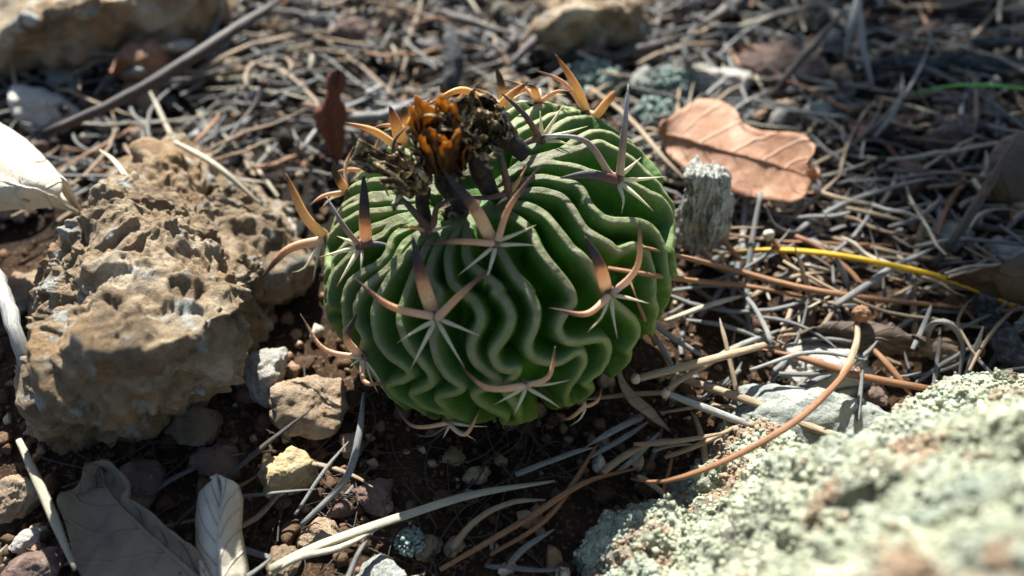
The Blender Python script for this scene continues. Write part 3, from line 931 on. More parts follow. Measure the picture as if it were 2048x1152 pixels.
bound = np.interp(edge_px[:, 0], [1080, 1240, 1290, 1400, 1480, 1560, 1640, 1700, 1770, 1880, 2048, 2400], [1200, 985, 945, 870, 826, 852, 896, 880, 832, 768, 738, 690])
P2[:, 2] -= np.clip(bound - edge_px[:, 1], 0, 40) * .0006
Q = np.stack([P2[:, 0], P2[:, 1], P2[:, 2] * .8], -1)
w1, w2, w3 = worley(Q, 150, 60), worley(Q, 420, 61), worley(Q, 1000, 62)
msk = np.clip(.55 + 1.3 * fbm(P2, 60, 3, 66), .1, 1)
lump = .0052 * (.5 - w1) * msk + .0020 * (.5 - w2) + .0008 * (.5 - w3)
tri = grid_faces(480, 620)
N2 = vnormals(P2, tri)
V2 = P2 + N2 * lump[:, None]
pit = np.clip(w2 * .6 + w3 * .5, 0, 1)
lrock = obj('lichen_rock', V2, tri, M['lichen'], attrs={'pit': pit})
tag(lrock, 'boulder crusted with pale yellow-green lichen beside the pine needles', 'rock')
# loose granules of the crust
rg = np.random.default_rng(5)
pxV, zV = proj(V2)
cand = np.where((V2[:, 2] > .0015) & (pxV[:, 0] < 2150) & (pxV[:, 1] < 1250))[0]
pick = rg.choice(cand, 9000)
Db, Fb = ico(1)
rads = rg.uniform(.00012, .00042, len(pick)) * (1 + (rg.random(len(pick)) < .06))
jit = Db[None] * (1 + .35 * rg.normal(size=(len(pick), len(Db), 1)).clip(-1, 1)) * rads[:, None, None]
gv = (V2[pick] + N2[pick] * rads[:, None] * .45)[:, None] + jit
gf = Fb[None] + (np.arange(len(pick)) * len(Db))[:, None, None]
go = obj('lichen_granules', gv.reshape(-1, 3), gf.reshape(-1, 3), M['granule'], lrock, origin=WO[lrock.name])
go['kind'] = 'stuff'

def rock_top(x, y):
    """height of the lichen boulder under a point (or -1)"""
    i = int(round((x - gx2[0]) / (gx2[1] - gx2[0])))
    j = int(round((y - gy2[0]) / (gy2[1] - gy2[0])))
    if 0 <= i < 620 and 0 <= j < 480:
        return float(V2[j * 620 + i, 2])
    return -1.

LANDMARKS = [(G(x, y, 0), s) for x, y, s in (
    (1470, 310, 'by the reddish oak leaf'), (1410, 480, 'around the grey wood chunk'), (1700, 520, 'near the bright yellow needle'), (1850, 700, 'near the looped grey needle'),
    (1430, 780, 'near the pale-knobbed needles'), (1620, 740, 'by the long grey-green stone'), (1880, 180, 'near the green grass blade'), (1830, 340, 'near the rusty red stone'),
    (1570, 110, 'by the broad pinkish brown stone'), (1180, 60, 'in front of the brown back rock'), (1190, 170, 'beside the grey-green lichen tufts'), (900, 100, 'behind the flower heads'),
    (665, 260, 'around the upright maroon leaf'), (480, 180, 'along the long black twig'), (280, 130, 'by the small brown curled leaf'), (80, 200, 'near the pale angular block'),
    (60, 400, 'under the large bleached leaf'), (480, 330, 'behind the low crumbly ochre slab'), (1000, 1020, 'along the pale straw in shade'), (560, 940, 'around the cream coloured stone'),
    (1280, 900, 'at the lichen boulder edge'), (80, 1000, 'beside the pale grass stalk'), (2000, 640, 'beside the rough black bark twig'), (750, 40, 'near the mauve far stone'))]
def near(p):
    return min(LANDMARKS, key=lambda q: np.hypot(q[0][0] - p[0], q[0][1] - p[1]))[1]
# ------------------------------------------------------------------ stones
def stone_shape(seed, sub=4):
    r = np.random.default_rng(seed)
    pts = unit(r.normal(size=(12, 3))) * r.uniform(.8, 1.1, (12, 1))
    V, Fs, c = hull_rock(pts, sub, 9.)
    V = V - c
    V /= np.abs(V).max(0)
    N = unit(V)
    V = V + N * (.24 * fbm(V, 1.3, 3, seed) + .10 * fbm(V, 4.2, 3, seed + 5) + .05 * fbm(V, 12, 3, seed + 9) + .05 * facets(V, 1.3, seed))[:, None]
    return V, Fs
SHAPES = [stone_shape(100 + k, 5) for k in range(9)]
STONES = []
def stone(px, py, wpx, hpx, mat, label, rot=None, h=None, deep=1.0, group=None):
    """px,py = centre of the stone in the photo; wpx,hpx its apparent size"""
    b = G(px, py + hpx * .30, 0)
    z = float((b - CAM) @ FW)
    rx = wpx / 2 * z / F
    rv = hpx / 2 * z / F                       # apparent vertical half size
    ry = min(rx * deep, rv * 1.25)
    rz = max(rv * .78, .0009)
    k = len(STONES)
    V, Fs = SHAPES[k % len(SHAPES)]
    a = rot if rot is not None else (k * 1.7) % 6.28
    ca, sa = math.cos(a), math.sin(a)
    W = V @ np.array([[ca, -sa, 0], [sa, ca, 0], [0, 0, 1]])
    W = W / np.abs(W).max(0) * np.array([rx, ry, rz])
    g0 = float(ground_h(b[0], b[1])[0]) if h is None else h
    W = W + np.array([b[0], b[1], g0 + rz * .62])
    o = obj('stone', W, Fs, M[mat])
    STONES.append((b[0], b[1], max(rx, ry)))
    return tag(o, label, 'stone', group)
stone(535, 722, 150, 145, 'white_stone', 'pale rounded stone wedged between the ochre rock and the cactus', deep=.9)
stone(615, 772, 180, 170, 'tan_stone', 'tan stone with a bright ridge just under the cactus spines', deep=.9)
stone(572, 922, 120, 135, 'yellow_stone', 'cream coloured stone lit by the sun on the dark soil', deep=.9)
stone(548, 455, 115, 85, 'white_stone', 'whitish stone between the ochre rock and the cactus flank')
stone(1625, 790, 350, 165, 'grey_stone', 'long pale grey-green stone leaning on the lichen boulder', rot=0, deep=.55)
stone(1655, 705, 210, 105, 'white_stone', 'white stone lying under crossing brown pine needles', rot=.4)
stone(1590, 590, 90, 75, 'pink_stone', 'small pinkish stone below the long brown needles')
stone(1440, 150, 150, 95, 'white_stone', 'pale stone behind the reddish oak leaf')
stone(1570, 110, 230, 110, 'pink_stone', 'broad pinkish brown stone behind the pale one', deep=.6)
stone(85, 195, 165, 125, 'white_stone', 'pale angular block in front of the dark back rock', deep=.8)
stone(130, 120, 130, 60, 'white_stone', 'chalky stone on top of the needle litter by the back rock')
stone(1010, 155, 95, 80, 'tan_stone', 'round tan stone behind the cactus crown')
stone(1285, 150, 85, 95, 'grey_stone', 'round grey stone behind the tall grey spine')
stone(742, 975, 85, 75, 'pink_stone', 'pinkish stone at the edge of the cactus shadow')
stone(60, 1062, 75, 65, 'white_stone', 'white chip of stone beside the pale grass stalk')
stone(80, 1122, 150, 90, 'pink_stone', 'rusty pink stone with lichen crust by the grey oak leaf')
stone(40, 960, 120, 110, 'tan_stone', 'rough crumbly stone below the ochre rock')
stone(562, 1105, 85, 65, 'tan_stone', 'dull stone next to the forked straw')
stone(770, 1135, 130, 75, 'grey_stone', 'flat grey stone beside the pale straw')
stone(905, 900, 55, 40, 'yellow_stone', 'small yellow clod in the shade under the cactus')
stone(955, 935, 62, 38, 'yellow_stone', 'flat yellow clod beside the smaller one')
stone(1820, 345, 105, 105, 'pink_stone', 'rusty red stone near the dark curled leaf')
stone(1735, 240, 110, 70, 'pink_stone', 'dusky pink stone in the shaded litter')
stone(1900, 260, 130, 90, 'pink_stone', 'purple grey stone below the green grass blade')
stone(1640, 205, 110, 70, 'grey_stone', 'grey stone at the far edge of the reddish leaf')
stone(1560, 210, 90, 60, 'tan_stone', 'brown crumbly stone touching the reddish leaf')
stone(290, 950, 120, 105, 'pink_stone', 'dark red stone in the shadow of the ochre rock')
stone(430, 910, 105, 95, 'pink_stone', 'dull purple stone in the shadow under the tan stone')
stone(400, 840, 120, 80, 'tan_stone', 'brown stone against the base of the ochre rock')
stone(700, 870, 60, 50, 'tan_stone', 'small brown stone under the left spines')
stone(640, 1040, 90, 70, 'tan_stone', 'earthy brown stone above the pale straw')
stone(680, 1000, 60, 50, 'pink_stone', 'small reddish stone beside the pinkish one')
stone(850, 1080, 70, 50, 'tan_stone', 'brown stone in deep shade below the straw')
stone(910, 1075, 50, 40, 'tan_stone', 'tiny brown stone in deep shade')
stone(30, 380, 130, 90, 'pink_stone', 'dark stone underneath the bleached leaf')
stone(60, 560, 120, 120, 'tan_stone', 'tan stone beside the grey stick')
stone(1780, 590, 70, 45, 'tan_stone', 'small tan stone under the yellow needle')
stone(1760, 660, 70, 45, 'yellow_stone', 'small ochre stone near the round bud')
stone(2020, 490, 90, 70, 'white_stone', 'white chalk stone by the dark leaf edge')
stone(1880, 700, 100, 60, 'tan_stone', 'earth coloured stone behind the lichen boulder')
stone(1745, 770, 70, 60, 'pink_stone', 'brown stone between the needles and lichen boulder')
stone(860, 230, 110, 70, 'grey_stone', 'dark grey stone left of the flower heads')
stone(700, 60, 130, 70, 'pink_stone', 'mauve stone in the far litter')
stone(1900, 460, 100, 60, 'grey_stone', 'grey stone beside the dark slanting twig')

rq = random.Random(5)
for k in range(26):
    yy = rq.uniform(-20, 300)
    xx = rq.choice((rq.uniform(20, 620), rq.uniform(1350, 2040), rq.uniform(640, 1300)))
    if 640 < xx < 1340 and yy > 100:
        yy = rq.uniform(-20, 95)
    mt, lab = rq.choice((('grey_stone', 'grey'), ('tan_stone', 'tan'), ('pink_stone', 'dull pink'), ('brown_rock', 'brown')))
    stone(xx, yy, rq.uniform(45, 110), rq.uniform(35, 70), mt, 'small ' + lab + ' stone half buried ' + near(G(xx, yy)), group=lab + ' stones in the far litter')
# ------------------------------------------------------------------ fine gravel (uncountable)
def gravel(name, n, region, rmin, rmax, mat, seed, dens=None):
    r = np.random.default_rng(seed)
    x = r.uniform(region[0], region[1], n)
    y = r.uniform(region[2], region[3], n)
    if dens is not None:
        keep = r.random(n) < dens(x, y)
        x, y = x[keep], y[keep]
    n = len(x)
    rad = rmin * (rmax / rmin) ** (r.random(n) ** 1.7)
    Db, Fb = ico(2)
    sc = r.uniform(.6, 1.25, (n, 1, 3))
    Vp = Db[None] * sc
    bump = 1 + .32 * vnoise((Vp * 1.7 + r.uniform(0, 90, (n, 1, 1))).reshape(-1, 3), 3).reshape(n, -1, 1)
    Vp = Vp * bump
    for k in range(7):
        nn = unit(r.normal(size=(n, 1, 3)))
        dd = np.maximum((Vp * nn).sum(-1, keepdims=True) - r.uniform(.35, .75, (n, 1, 1)), 0)
        Vp = Vp - dd * nn
    Vp = Vp * rad[:, None, None]
    z = ground_h(x, y)
    lift = .004 * r.random(n) if name == 'debris' else 0
    Vp = Vp + np.stack([x, y, z + rad * .35 + lift], -1)[:, None]
    Fp = Fb[None] + (np.arange(n) * len(Db))[:, None, None]
    o = obj(name, Vp.reshape(-1, 3), Fp.reshape(-1, 3), M[mat], origin=np.zeros(3), attrs={'tone': np.repeat(r.random(n), len(Db))})
    o['kind'] = 'stuff'
    o['label'] = {'grit': 'loose brown soil crumbs and grit scattered over the ground', 'pebbles': 'small brown clods on the bare soil under the cactus'}.get(name, 'dark bark crumbs and chips mixed into the litter')
    o['category'] = 'gravel'
    return o
t = NT('grit')
c = t.ramp(t.attr('tone'), [(0., (.05, .03, .02)), (.5, (.12, .075, .045)), (.75, (.24, .15, .095)), (.9, (.42, .30, .19)), (1., (.60, .52, .40))])
c = t.mix(t.ramp(t.noise(900, 4), [(.45, 0.), (.7, .6)]), c, (.10, .065, .04))
M['grit'] = t.done(c, .95, t.bump(t.noise(1800, 4), .0005), .15)
t = NT('debris')
c = t.ramp(t.attr('tone'), [(0., (.02, .018, .017)), (.5, (.05, .046, .042)), (.75, (.14, .13, .125)), (.88, (.28, .265, .25)), (1., (.50, .50, .46))])
c = t.mix(t.ramp(t.noise(700, 4), [(.45, 0.), (.7, .6)]), c, (.05, .04, .03))
M['debris'] = t.done(c, .95, t.bump(t.noise(1800, 4), .0005), .15)
gravel('grit', 5200, (-.2, .17, -.075, .17), .0005, .0026, 'grit', 3)
def front_dens(x, y):
    return np.clip(1.2 - ((x + .02) / .13) ** 2 - np.maximum(0, (y + .01) / .035), 0.02, 1)
gravel('pebbles', 1300, (-.16, .10, -.085, .05), .0006, .0028, 'grit', 8, front_dens)

gravel('debris', 2600, (-.22, .22, .035, .24), .0008, .0040, 'debris', 14)
# ------------------------------------------------------------------ leaves
def leaf(name, mid, left, right, mat, label, bulge=.0, wrinkle=.0008, seed=0, midrib=True, stalk=True, curl=0.):
    """mid/left/right: photo points (px,py,height) from leaf base to tip"""
    n, mc = 60, 15
    to3 = lambda q: np.array([G(*p) for p in q])
    mp, L, R = spline(to3(mid), n), to3(left), to3(right)
    def along(q):
        s = np.concatenate([[0], np.cumsum(np.linalg.norm(np.diff(q, axis=0), axis=1))])
        tt = np.linspace(0, s[-1], n)
        z = np.stack([np.interp(tt, s, q[:, a]) for a in range(3)], -1)
        z[1:-1] = .6 * z[1:-1] + .2 * (z[:-2] + z[2:])
        return z
    L, R = along(L), along(R)
    T = unit(np.gradient(mp, axis=0))
    Nn = unit(np.cross(T, L - R + 1e-9))
    Nn = unit(Nn * np.sign(Nn[:, 2:3] + 1e-9))
    wv = np.linspace(-1, 1, mc)
    V = np.zeros((n, mc, 3))
    for j, q in enumerate(wv):
        E = L if q < 0 else R
        a = abs(q)
        V[:, j] = mp * (1 - a) + E * a + Nn * (bulge * 4 * a * (1 - a) + curl * a ** 4)
    V = V.reshape(-1, 3)
    uv = np.stack([np.repeat(np.linspace(0, 1, n), mc), np.tile(wv, n)], -1)
    V[:, 2] += wrinkle * fbm(V, 120, 3, seed) + wrinkle * .4 * fbm(V, 420, 2, seed + 3)
    root = np.array([mp[0][0], mp[0][1], V[:, 2].min()])
    lf = empty(name, root, label, 'leaf')
    bl = obj('blade', V, grid_faces(n, mc), M[mat], lf, uv=uv)
    sm = bl.modifiers.new('thickness', 'SOLIDIFY')
    sm.thickness = .0003
    if midrib:
        mv = V.reshape(n, mc, 3)[:, mc // 2] + Nn * .00005
        Vt, Ft, u2 = tube(mv, np.linspace(.0006, .00015, n), 6)
        obj('midrib', Vt, Ft, M[mat], lf, uv=np.stack([u2[:, 0], u2[:, 0] * 0 + .8], -1))
    if stalk:
        d = -T[0]
        P = spline([mv[0], mv[0] + d * .003, mv[0] + d * .0055 + np.array([0, 0, -.0010])], 8)
        Vt, Ft, u2 = tube(P, .0005, 6)
        obj('stalk', Vt, Ft, M['n_tan'], lf, uv=u2)
    return lf
def hts(pts, h):
    return [(x, y, h) if np.isscalar(h) else (x, y, hh) for (x, y), hh in zip(pts, [h] * len(pts) if np.isscalar(h) else h)]
leaf('oak_leaf', [(1318, 262, .012), (1400, 285, .014), (1520, 322, .013), (1600, 345, .011), (1634, 360, .010)],
     hts([(1318, 262), (1322, 240), (1350, 232), (1395, 203), (1440, 205), (1468, 222), (1482, 250), (1515, 268), (1565, 266), (1605, 275), (1626, 292), (1622, 312), (1606, 326), (1628, 340), (1634, 360)], .015),
     hts([(1318, 262), (1325, 290), (1343, 322), (1375, 348), (1420, 364), (1465, 390), (1520, 402), (1568, 410), (1602, 398), (1612, 385), (1634, 360)], .009),
     'leaf_red', 'reddish brown dry oak leaf leaning on the grey wood chunk', .0002, .0009, 4, curl=.0012)
leaf('oak_leaf', [(500, 1260, .006), (400, 1160, .009), (290, 1060, .010), (215, 980, .010), (205, 938, .009)],
     hts([(500, 1260), (440, 1290), (300, 1260), (190, 1190), (160, 1120), (150, 1060), (130, 1028), (132, 1005), (165, 995), (180, 970), (182, 950), (205, 938)], [.004, .004, .004, .005, .006, .007, .009, .009, .008, .009, .009, .009]),
     hts([(500, 1260), (480, 1220), (430, 1150), (400, 1100), (345, 1060), (300, 1020), (265, 1003), (268, 980), (250, 955), (228, 938), (205, 938)], [.006, .007, .010, .011, .011, .011, .011, .010, .010, .009, .009]),
     'leaf_grey', 'large grey-brown oak leaf lying in the shade of the ochre rock', -.0008, .0024, 9, curl=.0016)
leaf('oak_leaf', [(445, 1260, .004), (440, 1150, .010), (440, 1050, .012), (445, 965, .010)],
     hts([(445, 1260), (415, 1200), (392, 1120), (388, 1040), (395, 985), (445, 965)], [.003, .004, .005, .005, .006, .010]),
     hts([(445, 1260), (480, 1230), (500, 1150), (485, 1060), (488, 1000), (478, 968), (445, 965)], [.003, .005, .006, .006, .007, .009, .010]),
     'leaf_pale', 'pale arched dry leaf with a torn end beside the grey oak leaf', .0025, .0008, 12, stalk=False)
leaf('oak_leaf', [(-180, 330, .024), (-60, 345, .033), (40, 370, .036), (110, 395, .031), (166, 432, .021)],
     hts([(-180, 330), (-150, 240), (-40, 225), (30, 262), (95, 320), (135, 365), (166, 432)], [.024, .026, .030, .032, .032, .029, .021]),
     hts([(-180, 330), (-170, 420), (-90, 450), (0, 425), (60, 405), (115, 415), (166, 432)], [.024, .022, .022, .024, .025, .023, .021]),
     'leaf_pale', 'large bleached leaf catching the full sun by the dark twig', .004, .0010, 15, stalk=False)
leaf('oak_leaf', [(225, 150, .006), (270, 125, .012), (320, 105, .012), (345, 95, .008)],
     hts([(225, 150), (235, 105), (255, 85), (285, 90), (310, 70), (345, 95)], .014),
     hts([(225, 150), (255, 165), (300, 168), (335, 150), (345, 95)], .004),
     'leaf_brown', 'small brown curled leaf beneath the dark back rock', .001, .0012, 18)
leaf('oak_leaf', [(676, 330, .002), (668, 270, .010), (660, 220, .017), (672, 180, .022), (680, 140, .026)],
     hts([(676, 330), (655, 290), (632, 255), (625, 222), (640, 205), (655, 190), (652, 170), (655, 145), (680, 140)], [.002, .006, .011, .015, .017, .019, .022, .025, .026]),
     hts([(676, 330), (690, 290), (690, 255), (694, 225), (690, 205), (680, 190), (694, 170), (692, 148), (680, 140)], [.002, .008, .012, .015, .018, .020, .022, .025, .026]),
     'leaf_maroon', 'dark maroon twisted leaf standing upright behind the cactus', .0015, .0012, 21)
leaf('oak_leaf', [(2140, 300, .010), (2050, 320, .018), (1990, 345, .018), (1965, 395, .010)],
     hts([(2140, 300), (2090, 255), (2040, 265), (2000, 280), (1978, 310), (1965, 395)], .020),
     hts([(2140, 300), (2130, 380), (2060, 410), (2010, 405), (1965, 395)], .008),
     'leaf_dark', 'dark brown leaf propped up in shade near the rusty red stone', .001, .0014, 24)
leaf('oak_leaf', [(2160, 560, .010), (2070, 555, .014), (1980, 560, .013), (1895, 556, .008)],
     hts([(2160, 560), (2130, 500), (2060, 500), (1990, 535), (1940, 545), (1895, 556)], .017),
     hts([(2160, 560), (2130, 610), (2060, 612), (1980, 590), (1930, 570), (1895, 556)], .007),
     'leaf_dark', 'grey dark leaf lying across the end of the yellow needle', .001, .0012, 27)
leaf('oak_leaf', [(1600, 670, .004), (1680, 668, .006), (1770, 680, .007), (1850, 690, .005)],
     hts([(1600, 670), (1660, 640), (1740, 640), (1800, 655), (1850, 690)], .008),
     hts([(1600, 670), (1680, 700), (1770, 715), (1850, 690)], .003),
     'leaf_dark', 'shaded grey leaf fragment under the round bud', .001, .001, 30)

# ------------------------------------------------------------------ wood chunk, twigs
def wood_chunk():
    pts = [at_depth(x, y, z) for x, y, z in ((1372, 335, .180), (1420, 338, .178), (1456, 345, .182), (1452, 430, .186), (1440, 500, .194), (1400, 508, .196), (1362, 490, .194), (1358, 420, .186),
                                              (1395, 335, .192), (1450, 340, .194), (1455, 470, .204), (1370, 480, .206))]
    V, Fs, c = hull_rock(pts, 7, 10.)
    N = vnormals(V, Fs)
    ax_ = unit(at_depth(1410, 330, .183) - at_depth(1405, 510, .196))
    q = V - np.outer(V @ ax_, ax_) * .88
    V = V + N * (.0042 * fbm(q, 330, 5, 70, .65) + .0022 * fbm(V, 230, 4, 75))[:, None]
    return tag(obj('wood_chunk', V, Fs, M['wood']), 'cracked grey weathered wood chunk standing against the cactus', 'wood')
wood_chunk()
NEED = []
def strand(name, pts, wpx, mat, label, cat, group=None, taper=(.7, 1, 1, .35), knob=None, flat=.75, n=18, ns=8, rough=0.):
    """pts: (px,py,height) or (px,py,'b',offset) = held just in front of the stem"""
    P = []
    for p in pts:
        if p[2] == 'b':
            k = on_body(p[0], p[1])
            P.append(at_depth(p[0], p[1], float((Sf[k] - CAM) @ FW) - p[3]))
        else:
            P.append(G(p[0], p[1], p[2]))
    P = np.array(P)
    z = float(((P - CAM) @ FW).mean())
    Q = spline(P, 120)
    sl = np.concatenate([[0], np.cumsum(np.linalg.norm(np.diff(Q, axis=0), axis=1))])
    Q = np.stack([np.interp(np.linspace(0, sl[-1], n), sl, Q[:, a]) for a in range(3)], -1)
    r = wpx * .55 * z / F * np.interp(np.linspace(0, 1, n), np.linspace(0, 1, len(taper)), taper)
    V, Fs, uv = tube(Q, r, ns, flat)
    if rough:
        V = V + rough * np.stack([fbm(V, 260, 4, 80 + a) for a in range(3)], -1)
    o = obj(name, V, Fs, M[mat], uv=uv)
    tag(o, label, cat, group)
    if knob:
        e = Q[0] if knob > 0 else Q[-1]
        D, Fk = ico(3)
        kv = e + D * abs(knob) * z / F * (1 + .3 * fbm(D, 3, 3, int(abs(pts[0][0]))))[:, None]
        obj('sheath', kv, Fk, M['n_pale'], o)
    NEED.append(o)
    return o
N_ = lambda pts, w, mat, label, **k: strand('pine_needle', pts, w, mat, label, 'pine needle', **k)
N_([(1425, 510, .003), (1530, 500, .008), (1650, 507, .010), (1780, 530, .010), (1900, 560, .007), (2040, 617, .003)], 13, 'n_yellow', 'bright yellow pine needle arching over the grey litter', taper=(.3, .9, 1, 1, 1, .8))
N_([(1290, 495, 'b', .001), (1450, 535, .012), (1600, 575, .009), (1750, 598, .006), (1945, 617, .004)], 14, 'n_brown', 'long orange-brown needle running from cactus flank below the yellow one', taper=(.5, .9, 1, 1, .5))
N_([(1216, 536, 'b', .0012), (1290, 548, 'b', .0018), (1400, 563, .012), (1500, 573, .009), (1615, 594, .006)], 14, 'n_brown', 'reddish needle crossing the cactus ribs behind the right spines', taper=(.5, 1, 1, .9, .4))
N_([(1272, 758, .012), (1400, 725, .013), (1530, 690, .010)], 17, 'n_tan', 'thick tan needle with a pale swollen end near the cactus foot', knob=10, taper=(.9, 1, 1, .8))
N_([(1332, 786, .010), (1420, 820, .008), (1545, 868, .004)], 17, 'n_grey', 'grey needle with a whitish knob crossing beneath the tan one', knob=10, taper=(.8, 1, 1, .7))
N_([(1336, 778, .011), (1385, 745, .011), (1480, 692, .006)], 12, 'n_tan', 'pinkish tan needle rising from the whitish knob', taper=(.8, 1, 1, .6))
N_([(1345, 752, .006), (1500, 802, .006), (1610, 850, .007), (1730, 892, .008)], 19, 'n_tan', 'thick tan needle pair running down to the lichen boulder', taper=(.8, 1, 1, .9))
N_([(1262, 958, .010), (1330, 963, .015), (1450, 922, .022), (1580, 850, .024), (1660, 780, .020), (1706, 724, .012)], 13, 'n_brown', 'curved brown needle lying across the lichen boulder', taper=(.35, .9, 1, 1, .9, .7))
N_([(1282, 618, .013), (1330, 665, .010), (1405, 712, .006)], 13, 'n_grey', 'grey needle stub with an open end leaning from the cactus', taper=(.9, 1, 1, .7))
N_([(1288, 645, .010), (1320, 690, .008), (1350, 740, .004)], 12, 'n_grey', 'short grey needle beside the open-ended stub', taper=(.8, 1, 1, .7))
N_([(1260, 560, 'b', .0012), (1278, 612, 'b', .001), (1310, 690, .006)], 10, 'n_brown', 'rusty thin needle hanging behind the right spine cluster', taper=(.3, 1, 1, .7))
N_([(1330, 642, .006), (1420, 610, .007), (1505, 586, .007)], 11, 'n_pale', 'pale needle lit by the sun below the long brown ones')
N_([(1372, 640, .006), (1450, 652, .006), (1540, 684, .004)], 10, 'n_grey', 'grey curved needle with sunlit patches under the reddish one')
N_([(1370, 384, .020), (1418, 445, .014), (1480, 520, .006)], 14, 'n_brown', 'brown needle leaning against the weathered wood chunk', taper=(.2, .9, 1, .9))
N_([(1586, 482, .016), (1606, 545, .009), (1634, 622, .002)], 20, 'n_tan', 'short flat tan blade standing in front of the long needles', taper=(.1, .8, 1, 1, .6), flat=.3)
N_([(1538, 470, .012), (1562, 505, .008), (1592, 545, .003)], 13, 'n_brown', 'upright brown needle base with a frayed cap by the yellow needle', knob=11, taper=(.9, 1, 1, .9))
N_([(1672, 515, .009), (1690, 555, .006), (1700, 590, .002)], 13, 'n_grey', 'grey broken needle stub under the yellow needle')
N_([(1522, 385, .014), (1503, 490, .008), (1494, 590, .003), (1500, 660, .003), (1530, 720, .002)], 12, 'n_grey', 'long grey needle passing behind both brown needles')
N_([(1150, 801, .006), (1250, 790, .006), (1330, 785, .004)], 11, 'n_tan', 'tan pointed needle touching the foot of the cactus', taper=(.1, .9, 1, .9))
N_([(1168, 896, .004), (1225, 862, .005), (1285, 832, .004)], 15, 'n_grey', 'flat grey needle tip in the cactus shadow', taper=(.1, .9, 1, 1), flat=.35)
N_([(1180, 914, .002), (1240, 880, .002), (1295, 845, .002)], 12, 'n_grey', 'cut grey needle below the flat needle tip')
N_([(1235, 946, .003), (1270, 915, .003), (1318, 865, .003)], 12, 'n_grey', 'cut bluish needle against the lichen boulder edge')
N_([(540, 1138, .006), (640, 1090, .007), (800, 1034, .006), (950, 988, .004), (1110, 962, .002)], 19, 'n_pale', 'long pale straw sweeping over the shaded soil', taper=(.9, 1, 1, .9, .3), flat=.5)
N_([(538, 1150, .004), (600, 1115, .008), (680, 1095, .007), (760, 1055, .006)], 13, 'n_pale', 'pale forked strand at the end of the long straw')
N_([(880, 1140, .002), (1050, 1040, .004), (1170, 965, .004), (1280, 935, .003)], 13, 'n_brown', 'brown needle parallel to the lichen boulder edge')
N_([(980, 1110, .001), (1100, 1030, .003), (1200, 880, .003)], 11, 'n_brown', 'thin brown needle crossing the parallel one in shade')
N_([(38, 880, .012), (92, 1000, .012), (150, 1140, .010)], 17, 'n_pale', 'pale stiff grass stalk beside the grey oak leaf')
N_([(603, 1050, .003), (690, 960, .008), (718, 870, .012), (727, 785, .012)], 14, 'n_grey', 'grey curved needle dropping from under the left spines')
N_([(590, 1030, .003), (650, 940, .005), (700, 880, .006)], 8, 'n_grey', 'thin grey needle next to the curved one')
N_([(340, 1060, .004), (500, 915, .010), (620, 820, .012)], 11, 'n_dark', 'thin dark stem running in front of the tan stone')
N_([(1180, 175, .006), (1260, 238, .010), (1335, 325, .012), (1420, 405, .006)], 10, 'n_tan', 'tan needle curving behind the cactus shoulder to the wood chunk')
N_([(1608, 400, .004), (1710, 420, .006), (1825, 446, .004)], 11, 'n_tan', 'straight tan needle emerging from under the reddish leaf')
N_([(1528, 408, .010), (1560, 458, .006), (1655, 472, .004)], 9, 'n_dark', 'dark hooked needle below the reddish leaf')
N_([(1848, 690, .003), (1866, 648, .012), (1900, 648, .014), (1925, 690, .008), (1918, 760, .003)], 13, 'n_grey', 'grey needle bent into a loop behind the lichen boulder', n=28)
N_([(1930, 762, .003), (1950, 705, .009), (1967, 652, .014)], 14, 'n_grey', 'grey pointed needle standing beside the loop', flat=.4, taper=(1, 1, .8, .15))
N_([(1515, 697, .006), (1600, 715, .008), (1720, 752, .007), (1860, 778, .004)], 17, 'n_brown', 'brown double needle lying over the white stone', taper=(.2, 1, 1, .8))
N_([(1738, 690, .006), (1780, 735, .006), (1825, 795, .004)], 14, 'n_brown', 'rusty needle dropping toward the lichen boulder')
N_([(1715, 640, .008), (1712, 690, .010), (1680, 760, .012), (1640, 800, .012)], 13, 'n_tan', 'tan needle bent over the grey-green stone')
N_([(1500, 740, .010), (1620, 705, .012), (1735, 720, .009)], 9, 'n_grey', 'thin grey needle arching over the white stone')
N_([(1480, 740, .004), (1440, 770, .005), (1400, 800, .003)], 11, 'n_grey', 'grey needle under the thick tan needle')
N_([(1395, 745, .004), (1460, 700, .006), (1560, 660, .004)], 12, 'n_grey', 'grey needle crossing toward the white stone')
N_([(350, 284, .024), (430, 330, .024), (525, 412, .016)], 13, 'n_pale', 'pale curved needle lying on the ochre rock')
N_([(300, 430, .031), (235, 330, .028), (200, 300, .024)], 11, 'n_pale', 'pale needle lying across the top of the ochre rock')
N_([(1690, 120, .004), (1700, 60, .014), (1715, -10, .02)], 14, 'n_grey', 'grey needle standing up in the far shade')
N_([(1745, 175, .003), (1725, 90, .014), (1720, 0, .024)], 15, 'n_grey', 'tall pale needle rising beside the far stones')
N_([(1545, 190, .004), (1600, 120, .014), (1690, 20, .020)], 16, 'n_dark', 'dark needle slanting over the pinkish brown stone')
strand('grass_blade', [(1812, 192, .010), (1880, 175, .014), (1960, 170, .016), (2080, 180, .014)], 15, 'n_green', 'fresh green grass blade over the shaded litter', 'grass', taper=(.1, .8, 1, 1), flat=.3)
strand('twig', [(90, 268, .020), (260, 190, .022), (420, 92, .024), (580, -15, .020)], 22, 'n_dark', 'long black twig slanting across the back litter', 'twig', flat=1., rough=.0006)
strand('stick', [(-20, 520, .022), (25, 640, .026), (48, 730, .022)], 28, 'n_grey', 'thick pale grey stick touching the ochre rock', 'stick', flat=.9, rough=.0006, taper=(1, 1, 1, .8))
strand('twig', [(1865, 535, .003), (1940, 430, .014), (2030, 280, .026)], 17, 'n_dark', 'dark brown twig leaning beneath the propped dark leaf', 'twig', flat=.8, rough=.0003)
